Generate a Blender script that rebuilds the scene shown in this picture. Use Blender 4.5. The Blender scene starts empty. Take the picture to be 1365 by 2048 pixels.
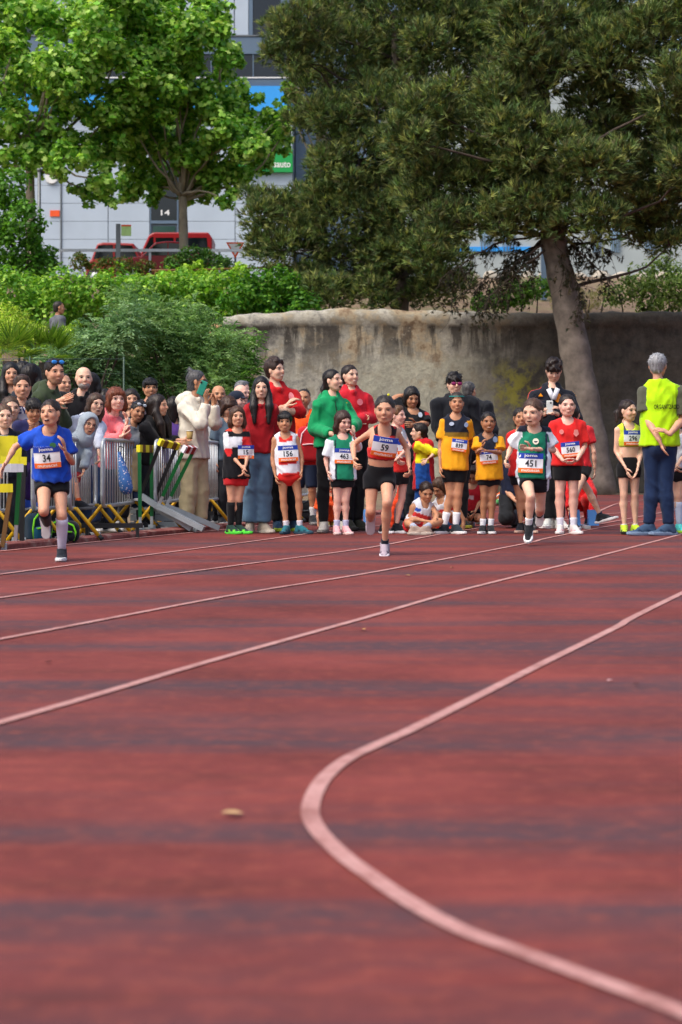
import bpy, math, random
import numpy as np
from mathutils import Vector, Matrix
R = math.radians
random.seed(11)
rng = np.random.default_rng(7)
scn = bpy.context.scene
COL = scn.collection

# ------------------------------------------------------------ camera
FPX, HOR, CX, CAMH = 3700.0, 920.0, 682.5, 0.75
cam_d = bpy.data.cameras.new('camera')
cam = bpy.data.objects.new('camera', cam_d); COL.objects.link(cam)
cam.location = (0, 0, CAMH); cam.rotation_euler = (R(90), 0, 0)
cam_d.sensor_fit = 'VERTICAL'; cam_d.sensor_height = 36.0; cam_d.sensor_width = 24.0
cam_d.lens = 36.0*FPX/2048.0; cam_d.shift_y = -(1024.0-HOR)/2048.0
cam_d.clip_start = 0.1; cam_d.clip_end = 600
cam_d.dof.use_dof = True; cam_d.dof.focus_distance = 17.5; cam_d.dof.aperture_fstop = 4.0
scn.camera = cam
# ------------------------------------------------------------ sky, sun, exposure
SUN_EL, SUN_AZ = R(56), R(232)          # azimuth measured from +Y towards +X
world = bpy.data.worlds.new('World'); scn.world = world; world.use_nodes = True
wn = world.node_tree.nodes; wl = world.node_tree.links
bg = wn['Background']; sky = wn.new('ShaderNodeTexSky'); sky.sky_type = 'NISHITA'
sky.sun_disc = False; sky.sun_elevation = SUN_EL; sky.sun_rotation = SUN_AZ
sky.air_density = 1.0; sky.dust_density = 5.0; sky.ozone_density = 1.0
wl.new(sky.outputs[0], bg.inputs[0]); bg.inputs[1].default_value = 0.15
sun_d = bpy.data.lights.new('sun', 'SUN'); sun_d.energy = 1.1; sun_d.angle = R(30); sun_d.color = (1.0, .95, .87)
sun = bpy.data.objects.new('sun', sun_d); COL.objects.link(sun)
sdir = Vector((math.sin(SUN_AZ)*math.cos(SUN_EL), math.cos(SUN_AZ)*math.cos(SUN_EL), math.sin(SUN_EL)))
sun.rotation_euler = (-sdir).to_track_quat('-Z', 'Y').to_euler(); sun.location = (-10, -10, 30)
scn.view_settings.view_transform = 'Standard'; scn.view_settings.look = 'None'
scn.view_settings.exposure = 0.63; scn.view_settings.gamma = 1.0; scn.view_settings.use_curve_mapping = False
scn.cycles.max_bounces = 6; scn.cycles.transparent_max_bounces = 6
scn.cycles.caustics_reflective = False; scn.cycles.caustics_refractive = False

# ------------------------------------------------------------ helpers
def at(px, py, Y):
    """a point of the place: picture column, row and its distance in metres"""
    return np.array([(px-CX)*Y/FPX, Y, CAMH+(HOR-py)*Y/FPX])
def gx(px, Y): return (px-CX)*Y/FPX
def lin(c):
    if isinstance(c, str):
        c = c.lstrip('#'); c = [int(c[i:i+2], 16)/255 for i in (0, 2, 4)]
        return np.array([(x/12.92 if x <= .04045 else ((x+.055)/1.055)**2.4) for x in c])
    return np.array(c, float)
def nrm(v):
    v = np.asarray(v, float); return v/(np.linalg.norm(v)+1e-12)

def mesh_from(name, V, F, mat, parent=None, cols=None, smooth=True, loc=None):
    """V (n,3); F an int array (m,k) or a list of arrays/lists; one mesh object"""
    V = np.asarray(V, np.float64)
    me = bpy.data.meshes.new(name)
    if isinstance(F, np.ndarray): groups = [F] if len(F) else []
    elif len(F) and isinstance(F[0], np.ndarray) and F[0].ndim == 2: groups = [g for g in F if len(g)]
    else:
        d = {}
        for f in F: d.setdefault(len(f), []).append(f)
        groups = [np.array(g) for g in d.values()]
    me.vertices.add(len(V)); me.vertices.foreach_set('co', V.astype(np.float32).ravel())
    loops = np.concatenate([g.ravel() for g in groups]).astype(np.int32)
    tot = np.concatenate([np.full(len(g), g.shape[1]) for g in groups]).astype(np.int32)
    start = np.concatenate([[0], np.cumsum(tot)[:-1]]).astype(np.int32)
    me.loops.add(len(loops)); me.loops.foreach_set('vertex_index', loops)
    me.polygons.add(len(tot)); me.polygons.foreach_set('loop_start', start); me.polygons.foreach_set('loop_total', tot)
    me.polygons.foreach_set('use_smooth', np.full(len(tot), bool(smooth)))
    if cols is not None:
        cols = np.asarray(cols, float)
        if cols.ndim == 1: cols = np.tile(cols, (len(V), 1))
        ca = me.color_attributes.new('Col', 'FLOAT_COLOR', 'POINT')
        c4 = np.ones((len(V), 4), np.float32); c4[:, :3] = cols; ca.data.foreach_set('color', c4.ravel())
    me.update(calc_edges=True); me.validate()
    if mat is not None: me.materials.append(mat)
    o = bpy.data.objects.new(name, me); COL.objects.link(o)
    if parent is not None: o.parent = parent
    if loc is not None: o.location = loc
    return o
def tag(o, label=None, cat=None, group=None, kind=None):
    if label: o['label'] = label
    if cat: o['category'] = cat
    if group: o['group'] = group
    if kind: o['kind'] = kind
    return o
def empty(name, loc, rz=0.0):
    o = bpy.data.objects.new(name, None); COL.objects.link(o); o.location = [float(x) for x in loc]
    o.rotation_euler = (0, 0, rz); o.empty_display_size = .2
    return o
def copy_tree(o, parent=None):
    c = o.copy(); COL.objects.link(c)
    if parent is not None: c.parent = parent
    for ch in o.children: copy_tree(ch, c)
    return c

class G:
    """collects boxes, bars and tubes for one mesh"""
    def __init__(s): s.V = []; s.F = []
    def add(s, V, F):
        b = len(s.V); s.V.extend([tuple(map(float, v)) for v in V]); s.F.extend([[b+i for i in f] for f in F]); return s
    def box(s, a, b):
        x0, y0, z0 = a; x1, y1, z1 = b
        return s.add([(x0,y0,z0),(x1,y0,z0),(x1,y1,z0),(x0,y1,z0),(x0,y0,z1),(x1,y0,z1),(x1,y1,z1),(x0,y1,z1)],
                     [(0,3,2,1),(4,5,6,7),(0,1,5,4),(1,2,6,5),(2,3,7,6),(3,0,4,7)])
    def bar(s, a, b, w, h, up=(0,0,1)):
        a = np.array(a, float); b = np.array(b, float); d = nrm(b-a); sx = np.cross(d, up)
        if np.linalg.norm(sx) < 1e-6: sx = np.array([1., 0, 0])
        sx = nrm(sx)*w/2; u = nrm(np.cross(sx, d))*h/2
        P = [p+i*sx+j*u for p in (a, b) for i, j in ((-1,-1),(1,-1),(1,1),(-1,1))]
        return s.add(P, [(0,1,2,3),(7,6,5,4),(4,5,1,0),(5,6,2,1),(6,7,3,2),(7,4,0,3)])
    def tube(s, pts, rad, n=8, cap=True):
        pts = [np.array(p, float) for p in pts]
        if not hasattr(rad, '__len__'): rad = [rad]*len(pts)
        V = []; ref = None
        for i, p in enumerate(pts):
            d = nrm(pts[min(i+1, len(pts)-1)]-pts[max(i-1, 0)])
            if ref is None: ref = np.array([0, 0, 1.]) if abs(d[2]) < .9 else np.array([1., 0, 0])
            x = nrm(np.cross(d, ref)); ref = nrm(np.cross(x, d))
            for k in range(n):
                a = 2*math.pi*k/n; V.append(p+rad[i]*(math.cos(a)*x+math.sin(a)*ref))
        F = []
        for i in range(len(pts)-1):
            for k in range(n):
                k2 = (k+1) % n; F.append((i*n+k, i*n+k2, (i+1)*n+k2, (i+1)*n+k))
        if cap: F.append(tuple(reversed(range(n)))); F.append(tuple((len(pts)-1)*n+k for k in range(n)))
        return s.add(V, F)
    def prism(s, poly, y0, y1, axis='y'):
        n = len(poly); V = [(x, y0, z) for x, z in poly]+[(x, y1, z) for x, z in poly]
        F = [tuple(range(n)), tuple(reversed(range(n, 2*n)))]+[(i, i+n, (i+1) % n+n, (i+1) % n) for i in range(n)]
        return s.add(V, F)
    def build(s, name, mat, parent=None, smooth=False, cols=None, loc=None):
        return mesh_from(name, np.array(s.V), s.F, mat, parent, cols, smooth, loc)

# ------------------------------------------------------------ materials
def mat_new(name):
    m = bpy.data.materials.new(name); m.use_nodes = True
    nt = m.node_tree; return m, nt, nt.nodes['Principled BSDF']
def N(nt, t, **k):
    n = nt.nodes.new(t)
    for a, b in k.items(): setattr(n, a, b)
    return n
def rgba(c): c = lin(c); return (float(c[0]), float(c[1]), float(c[2]), 1)
def noise(nt, scale, detail=4, vec=None, rough=.55, mapscale=None, coord='Object'):
    tc = N(nt, 'ShaderNodeTexCoord'); n = N(nt, 'ShaderNodeTexNoise')
    n.inputs['Scale'].default_value = scale; n.inputs['Detail'].default_value = detail; n.inputs['Roughness'].default_value = rough
    src = tc.outputs[coord]
    if mapscale is not None:
        mp = N(nt, 'ShaderNodeMapping'); mp.inputs['Scale'].default_value = mapscale; nt.links.new(src, mp.inputs[0]); src = mp.outputs[0]
    nt.links.new(src, n.inputs['Vector']); return n
def ramp(nt, src, stops):
    r = N(nt, 'ShaderNodeValToRGB'); el = r.color_ramp.elements
    while len(el) < len(stops): el.new(.5)
    for e, (p, c) in zip(el, stops): e.position = p; e.color = rgba(c) if not isinstance(c, (int, float)) else (c, c, c, 1)
    nt.links.new(src, r.inputs[0]); return r
def mixc(nt, fac, a, b, mode='MIX'):
    m = N(nt, 'ShaderNodeMix', data_type='RGBA', blend_type=mode)
    for s, v in ((m.inputs[0], fac), (m.inputs[6], a), (m.inputs[7], b)):
        if hasattr(v, 'links'): nt.links.new(v, s)
        elif isinstance(v, (int, float)): s.default_value = v
        else: s.default_value = rgba(v)
    return m.outputs[2]
def bump(nt, bsdf, src, strength=.3, dist=.02):
    b = N(nt, 'ShaderNodeBump'); b.inputs['Strength'].default_value = strength; b.inputs['Distance'].default_value = dist
    nt.links.new(src, b.inputs['Height']); nt.links.new(b.outputs[0], bsdf.inputs['Normal']); return b
def plain(name, c, rough=.6, metal=0., var=.12, scale=6., bmp=0., spec=.5):
    m, nt, b = mat_new(name); c = lin(c)
    n = noise(nt, scale, 4)
    r = ramp(nt, n.outputs[0], [(.3, c*(1-var)), (.7, np.minimum(c*(1+var), 1))])
    nt.links.new(r.outputs[0], b.inputs['Base Color'])
    b.inputs['Roughness'].default_value = rough; b.inputs['Metallic'].default_value = metal
    b.inputs['Specular IOR Level'].default_value = spec
    if bmp: bump(nt, b, n.outputs[0], bmp)
    return m
def attr_mat(name, rough=.8, spec=.3, bscale=0., bstr=0., bdist=.01, sheen=0., mapscale=None, sss=0.):
    m, nt, b = mat_new(name)
    a = N(nt, 'ShaderNodeAttribute', attribute_name='Col')
    n = noise(nt, 14, 3); r = ramp(nt, n.outputs[0], [(.3, .88), (.7, 1.06)])
    nt.links.new(mixc(nt, 1.0, a.outputs[0], r.outputs[0], 'MULTIPLY'), b.inputs['Base Color'])
    b.inputs['Roughness'].default_value = rough; b.inputs['Specular IOR Level'].default_value = spec
    if sheen: b.inputs['Sheen Weight'].default_value = sheen
    if sss:
        b.inputs['Subsurface Weight'].default_value = sss; b.inputs['Subsurface Radius'].default_value = (.012, .004, .002); b.inputs['Subsurface Scale'].default_value = 1.0
    if bscale:
        n2 = noise(nt, bscale, 3, mapscale=mapscale); bump(nt, b, n2.outputs[0], bstr, bdist)
    return m
def leaf_mat(name, trans=.35, rough=.55):
    m, nt, b = mat_new(name); out = nt.nodes['Material Output']
    a = N(nt, 'ShaderNodeAttribute', attribute_name='Col')
    nt.links.new(a.outputs[0], b.inputs['Base Color']); b.inputs['Roughness'].default_value = rough
    b.inputs['Specular IOR Level'].default_value = .35
    t = N(nt, 'ShaderNodeBsdfTranslucent'); 
    nt.links.new(mixc(nt, 1.0, a.outputs[0], (1.0, 1.0, .55), 'MULTIPLY'), t.inputs[0])
    mx = N(nt, 'ShaderNodeMixShader'); mx.inputs[0].default_value = trans
    nt.links.new(b.outputs[0], mx.inputs[1]); nt.links.new(t.outputs[0], mx.inputs[2]); nt.links.new(mx.outputs[0], out.inputs[0])
    return m
M = {}
M['steel'] = plain('galvanised_steel', '#b9bfc4', .4, .35, .12, 20)
M['yellow_tube'] = plain('yellow_enamel', '#e2b013', .45, 0, .1, 12)
M['hurdle_yellow'] = plain('hurdle_yellow', '#e8dc24', .5, 0, .06, 10)
M['hurdle_white'] = plain('hurdle_white', '#e6eaee', .5, 0, .05, 10)
M['hurdle_green'] = plain('hurdle_green', '#0c6a35', .4, 0, .1, 10)
M['black_paint'] = plain('black_paint', '#1d1f22', .5, 0, .2, 10)
M['brown_band'] = plain('brown_band', '#6b4a1c', .6)
M['grey_metal'] = plain('grey_metal', '#a3adb3', .5, .3, .12, 8)
M['dark_rubber'] = plain('dark_rubber', '#232629', .8)
M['blue_block'] = plain('blue_block', '#2f6fb0', .45)
M['glass_dark'] = plain('glass_dark', '#10161d', .08, 0, .1, 3, spec=.6)
M['pole'] = plain('pole_metal', '#6d7275', .5, .5)
M['white_paint'] = plain('white_paint', '#e9e9e6', .45, 0, .04)
M['red_paint'] = plain('red_paint', '#9c1d25', .3, 0, .06)
M['orange_paint'] = plain('orange_paint', '#f0591e', .5, 0, .06)
M['cloth'] = attr_mat('cloth', .85, .2, 45, .18, .006, .12)
M['skin'] = attr_mat('skin', .5, .35, 60, .08, .005, sss=.12)
M['hair'] = attr_mat('hair', .45, .4, 90, .6, .008, mapscale=(1, 1, .25))
M['gloss'] = attr_mat('gloss', .35, .5)
M['print'] = attr_mat('print', .7, .2)
# ============================================================ THE SETTING
TD = nrm([.318, .948, 0]); TN = np.array([TD[1], -TD[0], 0])     # running direction (away) and to its right
EDGE0 = np.array([gx(0, 15.4), 15.4, 0])                          # a point of the left edge of the track
def smooth01(t): t = np.clip(t, 0, 1); return t*t*(3-2*t)
def terrain(x, y):
    x = np.asarray(x, float); y = np.asarray(y, float)
    left = np.interp(y, [0, 24.5, 27, 30, 34, 42, 48, 59, 62, 400], [0, 0, .7, 1.5, 1.85, 2.4, 3.9, 6.6, 6.7, 6.7])
    right = np.interp(y, [0, 43.2, 43.3, 50, 59, 62, 400], [0, 0, 1.2, 3.6, 6.6, 6.7, 6.7])
    # the raised terrace lies left of this line
    bx = np.interp(y, [0, 24, 43, 60], [-4.2, -4.0, -3.1, -3.1])
    w = smooth01((bx-x)/1.6+.5)
    return left*w+right*(1-w)
xs = np.concatenate([np.linspace(-160, -14, 18), np.linspace(-13, 16, 88), np.linspace(17, 160, 18)])
ys = np.concatenate([np.linspace(-60, 20, 18), np.linspace(21, 64, 110), np.linspace(66, 380, 20)])
gxv, gyv = np.meshgrid(xs, ys)
gz = terrain(gxv, gyv) + np.where((gyv > 24) & (terrain(gxv, gyv) > .25), .05*np.sin(gxv*2.1+gyv*1.3)*np.sin(gyv*1.7-gxv), 0)*(np.abs(gxv) < 60) - .012
V = np.stack([gxv.ravel(), gyv.ravel(), gz.ravel()], 1); nx = len(xs)
idx = np.arange(len(V)).reshape(gxv.shape)
F = np.stack([idx[:-1, :-1], idx[:-1, 1:], idx[1:, 1:], idx[1:, :-1]], -1).reshape(-1, 4)
m, nt, b = mat_new('earth')
n1 = noise(nt, 1.3, 6); n2 = noise(nt, 30, 3)
c = ramp(nt, n1.outputs[0], [(.3, '#5c4a3c'), (.52, '#7d6a55'), (.7, '#6b6d45')])
nt.links.new(mixc(nt, .35, c.outputs[0], n2.outputs[0], 'OVERLAY'), b.inputs['Base Color']); b.inputs['Roughness'].default_value = .95
bump(nt, b, n2.outputs[0], .6, .03)
tag(mesh_from('ground', V, F, m), kind='structure')

# ---- the synthetic running track, a sheet a little above the ground
m, nt, b = mat_new('track_rubber')
n1 = noise(nt, .9, 7, rough=.65); n2 = noise(nt, 1.15, 7, rough=.62, mapscale=(.13, 1.1, 1)); n3 = noise(nt, 120, 3, rough=.8); n4 = noise(nt, 16, 5); n5 = noise(nt, 3.2, 7, rough=.7, mapscale=(.25, 1.5, 1))
c1 = ramp(nt, n1.outputs[0], [(.34, '#602b27'), (.5, '#753530'), (.66, '#884039')])
st = ramp(nt, n2.outputs[0], [(.46, 0.), (.60, .8)])
cc = mixc(nt, st.outputs[0], c1.outputs[0], '#46393f')
s5 = ramp(nt, n5.outputs[0], [(.53, 0.), (.68, .45)])
cc = mixc(nt, s5.outputs[0], cc, '#4e2a23')
sp = ramp(nt, n4.outputs[0], [(.48, 0.), (.75, .45)])
cc = mixc(nt, sp.outputs[0], cc, '#944c3c')
gr_ = ramp(nt, n3.outputs[0], [(.3, .35), (.7, .65)])
cc = mixc(nt, .7, cc, gr_.outputs[0], 'OVERLAY')
wear = ramp(nt, noise(nt, 45, 3, rough=.7).outputs[0], [(.68, 0.), (.74, .7)])
cc = mixc(nt, wear.outputs[0], cc, '#9a645a')
nt.links.new(cc, b.inputs['Base Color']); b.inputs['Roughness'].default_value = .7; b.inputs['Specular IOR Level'].default_value = .2
bump(nt, b, n3.outputs[0], .5, .005)
M['track'] = m
e0 = EDGE0-TD*45; e1 = EDGE0+TD*14; e2 = e1+np.array([2.6, 5.2, 0])
pts = [e0, e1, e2, np.array([gx(1010, 38.5), 38.5, 0]), np.array([gx(1420, 40.6), 40.6, 0]), np.array([40, 41.5, 0]), np.array([60, -30, 0])]
def fan_grid(poly):
    return np.array([[p[0], p[1], 0.0] for p in poly]), [list(range(len(poly)))[::-1]]
Vt, Ft = fan_grid(pts)
tag(mesh_from('running_track', Vt, Ft, M['track'], smooth=False), kind='structure')
# the earth strip along the foot of the wall is the ground itself

def ribbon(pts, w, z=.005):
    P = np.array(pts, float); T = np.gradient(P, axis=0); T /= np.linalg.norm(T, axis=1)[:, None]
    Nn = np.stack([-T[:, 1], T[:, 0]], 1)
    V = np.concatenate([np.c_[P+Nn*w/2, np.full(len(P), z)], np.c_[P-Nn*w/2, np.full(len(P), z)]]); n = len(P)
    i = np.arange(n-1)
    return V, np.stack([i, i+n, i+n+1, i+1], 1)[:, ::-1]
def spline(pts, per=10):
    P = np.array(pts, float); out = []
    Q = np.concatenate([[2*P[0]-P[1]], P, [2*P[-1]-P[-2]]])
    for i in range(1, len(Q)-2):
        for t in np.linspace(0, 1, per, endpoint=False):
            a, b_, c_, d = Q[i-1], Q[i], Q[i+1], Q[i+2]
            out.append(.5*((2*b_)+(c_-a)*t+(2*a-5*b_+4*c_-d)*t*t+(3*b_-a-3*c_+d)*t**3))
    out.append(P[-1]); return np.array(out)
m, nt, b = mat_new('lane_paint')
n1 = noise(nt, 5, 6); n2 = noise(nt, 60, 3)
c = ramp(nt, n1.outputs[0], [(.28, '#8c5a52'), (.45, '#b0807a'), (.7, '#be908a')])
wz = ramp(nt, noise(nt, 26, 6, rough=.75).outputs[0], [(.52, 0.), (.66, .75)])
nt.links.new(mixc(nt, wz.outputs[0], mixc(nt, .3, c.outputs[0], n2.outputs[0], 'OVERLAY'), '#8a4a44'), b.inputs['Base Color']); b.inputs['Roughness'].default_value = .75
M['lane_paint'] = m
def gp(px, py): Y = FPX*CAMH/(py-HOR); return np.array([gx(px, Y), Y])
curves = []
# the painted curve in front
cp = [(1365,1187),(1230,1257),(1090,1326),(944,1400),(820,1462),(753,1492),(690,1523),(643,1566),(621,1619),(634,1660),(683,1711),(739,1753),(824,1810),(923,1863),(1036,1905),(1178,1958),(1277,1994),(1365,2029),(1480,2072)]
c0 = [gp(*p) for p in cp]
far = c0[0]+TD[:2]*np.array([[14.]]).ravel()[0]
curves.append(np.concatenate([[far], c0]))
for line in ([(0,1447),(420,1324),(730,1237),(925,1181),(1170,1120),(1345,1074)], [(0,1280),(480,1189),(755,1144),(1050,1088),(1100,1076)],
             [(0,1197),(480,1131),(740,1096),(900,1066)], [(0,1150),(250,1117),(480,1087)], [(0,1103.5),(200,1084),(400,1064.5)]):
    c0 = [gp(*p) for p in line]
    d = nrm(c0[-1]-c0[0]); curves.append(np.concatenate([[c0[0]-d*3.5], c0, [c0[-1]+d*4], [c0[-1]+d*8+TN[:2]*.5]]))
for line in ([(640,1043),(720,1035)], [(1010,1050),(1160,1036),(1235,1008),(1290,1000)], [(1130,1062),(1250,1040),(1365,1018)]):
    curves.append(np.array([gp(*p) for p in line]))
lines_root = empty('lane_markings', (0, 0, 0)); tag(lines_root, kind='structure')
for k, cvx in enumerate(curves):
    V, F = ribbon(spline(cvx), .040, .004+.0006*k)
    mesh_from('lane_line', V, F, M['lane_paint'], lines_root, smooth=False)

# ---- low red kerb along the left edge, in short worn stones
m, nt, b = mat_new('kerb_concrete')
n1 = noise(nt, 9, 6); c = ramp(nt, n1.outputs[0], [(.3, '#6f3a36'), (.5, '#8f4e46'), (.68, '#a98476')])
nt.links.new(c.outputs[0], b.inputs['Base Color']); b.inputs['Roughness'].default_value = .9; bump(nt, b, n1.outputs[0], .8, .03)
kerb = empty('kerb', EDGE0-TN*.08); tag(kerb, kind='structure')
kv = G()
for (sx, sy) in ((0, 0),): pass
def kerb_mesh(L):
    g = G(); prof = [(-.07, 0), (-.07, .04), (-.055, .052), (.05, .05), (.07, .036), (.07, 0)]
    for s in (0, 1):
        for x, z in prof: g.V.append((x+.006*random.uniform(-1, 1), s*L, z+.006*random.uniform(-1, 1)*(z > 0)))
    n = len(prof)
    for i in range(n): g.F.append([i, (i+1) % n, (i+1) % n+n, i+n][::-1])
    g.F.append(list(range(n))); g.F.append(list(range(n, 2*n))[::-1]); return g
kang = -math.atan2(TD[0], TD[1]); kms = [None]*4
for i in range(-16, 16):
    q = i % 4
    if kms[q] is None:
        o = kerb_mesh(.985).build('kerb_stone', m, kerb); kms[q] = o
    else:
        o = kms[q].copy(); COL.objects.link(o)
    p = TD*i*1.0; o.location = (p[0], p[1], 0); o.rotation_euler = (0, 0, kang)

# ---- old rendered stone wall
WY = 42.6
m, nt, b = mat_new('old_render')
tc = N(nt, 'ShaderNodeTexCoord'); sep = N(nt, 'ShaderNodeSeparateXYZ'); nt.links.new(tc.outputs['Object'], sep.inputs[0])
n1 = noise(nt, 1.3, 7, rough=.68); n2 = noise(nt, 2.4, 6, mapscale=(1.5, 1, .22), rough=.65); n3 = noise(nt, 9, 7, rough=.75); n4 = noise(nt, 3.4, 8, rough=.75); n5 = noise(nt, .55, 3)
base = ramp(nt, n1.outputs[0], [(.36, '#806b54'), (.43, '#a89a80'), (.49, '#948f80'), (.55, '#b0ac9e'), (.64, '#787670')])
pale = ramp(nt, n3.outputs[0], [(.3, '#87867a'), (.6, '#b0ae9c')])
def mathn(op, a, b_=0., clamp=False):
    q = N(nt, 'ShaderNodeMath', operation=op); q.use_clamp = clamp
    for s, v in ((q.inputs[0], a), (q.inputs[1], b_)):
        if hasattr(v, 'links'): nt.links.new(v, s)
        else: s.default_value = v
    return q.outputs[0]
# the patch of newer plaster: lower middle of the wall
px_ = mathn('MULTIPLY', mathn('SUBTRACT', sep.outputs[0], .15), 2.5, True)
px2 = mathn('MULTIPLY', mathn('SUBTRACT', 3.6, sep.outputs[0]), 1.6, True)
pz = mathn('MULTIPLY', mathn('SUBTRACT', mathn('ADD', 2.95, mathn('MULTIPLY', n4.outputs[0], .5)), sep.outputs[2]), 5., True)
patch = mathn('MULTIPLY', mathn('MULTIPLY', px_, px2), pz)
patch = mathn('MULTIPLY', patch, ramp(nt, n4.outputs[0], [(.36, .25), (.5, 1.)]).outputs[0])
# dark weather streaks and soot that run down from the coping
zt = mathn('MULTIPLY', mathn('SUBTRACT', sep.outputs[2], 2.1), .7, True)
stv = mathn('ADD', mathn('MULTIPLY', ramp(nt, n2.outputs[0], [(.43, 0.), (.53, 1.)]).outputs[0], zt), mathn('MULTIPLY', ramp(nt, n1.outputs[0], [(.45, 0.), (.6, .8)]).outputs[0], mathn('MULTIPLY', mathn('SUBTRACT', sep.outputs[2], 3.1), 1.4, True)))
stv = mathn('MULTIPLY', mathn('MULTIPLY', stv, .8, True), mathn('MULTIPLY', mathn('SUBTRACT', mathn('ADD', 3.84, mathn('MULTIPLY', n4.outputs[0], .12)), sep.outputs[2]), 12., True))
cc = mixc(nt, stv, base.outputs[0], mixc(nt, n3.outputs[0], '#37342f', '#57524b'))
cc = mixc(nt, mathn('MULTIPLY', patch, .9), cc, pale.outputs[0])
lich = ramp(nt, n3.outputs[0], [(.60, 0.), (.66, 1.)])
cc = mixc(nt, mathn('MULTIPLY', lich.outputs[0], .5), cc, '#b9b19c')
# shade of the pine, painted into the colour of the right-hand half
xr = mathn('MULTIPLY', mathn('SUBTRACT', sep.outputs[0], mathn('ADD', 1.2, mathn('MULTIPLY', n5.outputs[0], 2.4))), .55, True)
cc = mixc(nt, mathn('MULTIPLY', xr, .92), cc, mixc(nt, ramp(nt, n4.outputs[0], [(.35, 0.), (.65, 1.)]).outputs[0], '#2c2925', '#565046'))
# yellow lichen by the pine
dx = mathn('SUBTRACT', sep.outputs[0], 4.05); yl = mathn('SUBTRACT', 1.0, mathn('MULTIPLY', mathn('MULTIPLY', dx, dx), 1.9), True)
dz = mathn('SUBTRACT', sep.outputs[2], 2.3); yl = mathn('MULTIPLY', yl, mathn('SUBTRACT', 1.0, mathn('MULTIPLY', mathn('MULTIPLY', dz, dz), 1.3), True))
yl = mathn('MULTIPLY', yl, ramp(nt, n4.outputs[0], [(.46, 0.), (.56, .8)]).outputs[0])
cc = mixc(nt, yl, cc, '#8f8a2c')
nt.links.new(cc, b.inputs['Base Color']); b.inputs['Roughness'].default_value = .95
hh_ = mathn('ADD', n3.outputs[0], mathn('MULTIPLY', n4.outputs[0], 1.5)); bump(nt, b, hh_, .6, .04)
M['wall'] = m
wx = np.arange(gx(447, WY), 13.5, .09)
topz = np.interp(wx, [gx(p, WY) for p in (440, 470, 560, 680, 760, 860, 1000, 1180, 1365, 1500)],
                 [CAMH+(HOR-q)*WY/FPX for q in (634, 629, 624, 616, 618, 621, 625, 624, 622, 622)])
prof = [(0, 0.), (0, .6), (0, 1.2), (0, 1.8), (0, 2.4), (0, 2.9), (0, 3.3), (0, 3.6), (0, -.40), (-.015, -.36), (-.045, -.30), (-.06, -.22), (-.045, -.12), (.0, -.04), (.1, 0), (.3, 0), (.45, -.04), (.54, -.12), (.56, -.25), (.5, -.36), (.5, 2.0), (.5, 0)]
rows = []
for j, (dy, z) in enumerate(prof):
    zz = (topz+z) if (z < 0 or (z == 0 and 8 < j < 18)) else np.full_like(wx, z)
    if 0 < j < 8: zz = np.minimum(zz, topz-.42)
    amp = .05 if j < 8 else .022
    dd = amp*(np.sin(wx*2.3+zz*3.1)*.5+np.sin(wx*5.7-zz*4.7)*.3+np.sin(wx*11+zz*9)*.2)
    zz = zz+(.015*np.sin(wx*6.1+j)+.008*np.sin(wx*15.3) if j >= 8 and j < 20 else 0)
    rows.append(np.stack([wx, WY+dy+dd+rng.normal(0, .006, len(wx)), zz], 1))
V = np.concatenate(rows); n = len(wx); nr = len(rows)
id2 = np.arange(len(V)).reshape(nr, n)
F = np.stack([id2[:-1, :-1], id2[:-1, 1:], id2[1:, 1:], id2[1:, :-1]], -1).reshape(-1, 4)
wall = empty('stone_wall', (0, 0, 0)); tag(wall, 'tall old rendered stone wall with rounded coping, pine shade painted dark on the right', 'wall')
mesh_from('wall_body', V, [F, np.array([id2[:, 0]]), np.array([id2[::-1, -1]])], M['wall'], wall)
# broken left end: bare rubble
M['rubble'] = plain('rubble_stone', '#a2805c', .95, 0, .3, 5, .6)
def rock(r, seed):
    q = random.Random(seed); g = G(); V = []; nu, nv = 8, 5
    for j in range(1, nv):
        for i in range(nu):
            a, t = 2*math.pi*i/nu, math.pi*j/nv; k = 1+q.uniform(-.18, .18)
            V.append((r[0]*k*math.sin(t)*math.cos(a), r[1]*k*math.sin(t)*math.sin(a), r[2]*k*math.cos(t)))
    V += [(0, 0, r[2]), (0, 0, -r[2])]; Fq = []
    for j in range(nv-2):
        for i in range(nu): Fq.append((j*nu+i, (j+1)*nu+i, (j+1)*nu+(i+1) % nu, j*nu+(i+1) % nu))
    for i in range(nu): Fq.append((nu*(nv-1), i, (i+1) % nu)); Fq.append((nu*(nv-1)+1, (nv-2)*nu+(i+1) % nu, (nv-2)*nu+i))
    return g.add(V, Fq)
k = 0
for zc in np.arange(.15, 4.0, .3):
    for q in range(3):
        x = wx[0]-.05-.18*q+random.uniform(-.05, .05)
        if q == 2 and zc > 3.7 or zc > 3.75 and q > 1: continue
        o = rock((.2, .26, .18), k).build('stone', M['rubble'], wall, smooth=False); o.location = (x, WY+.22+random.uniform(-.04, .04), zc+random.uniform(-.03, .03)); k += 1

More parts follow.
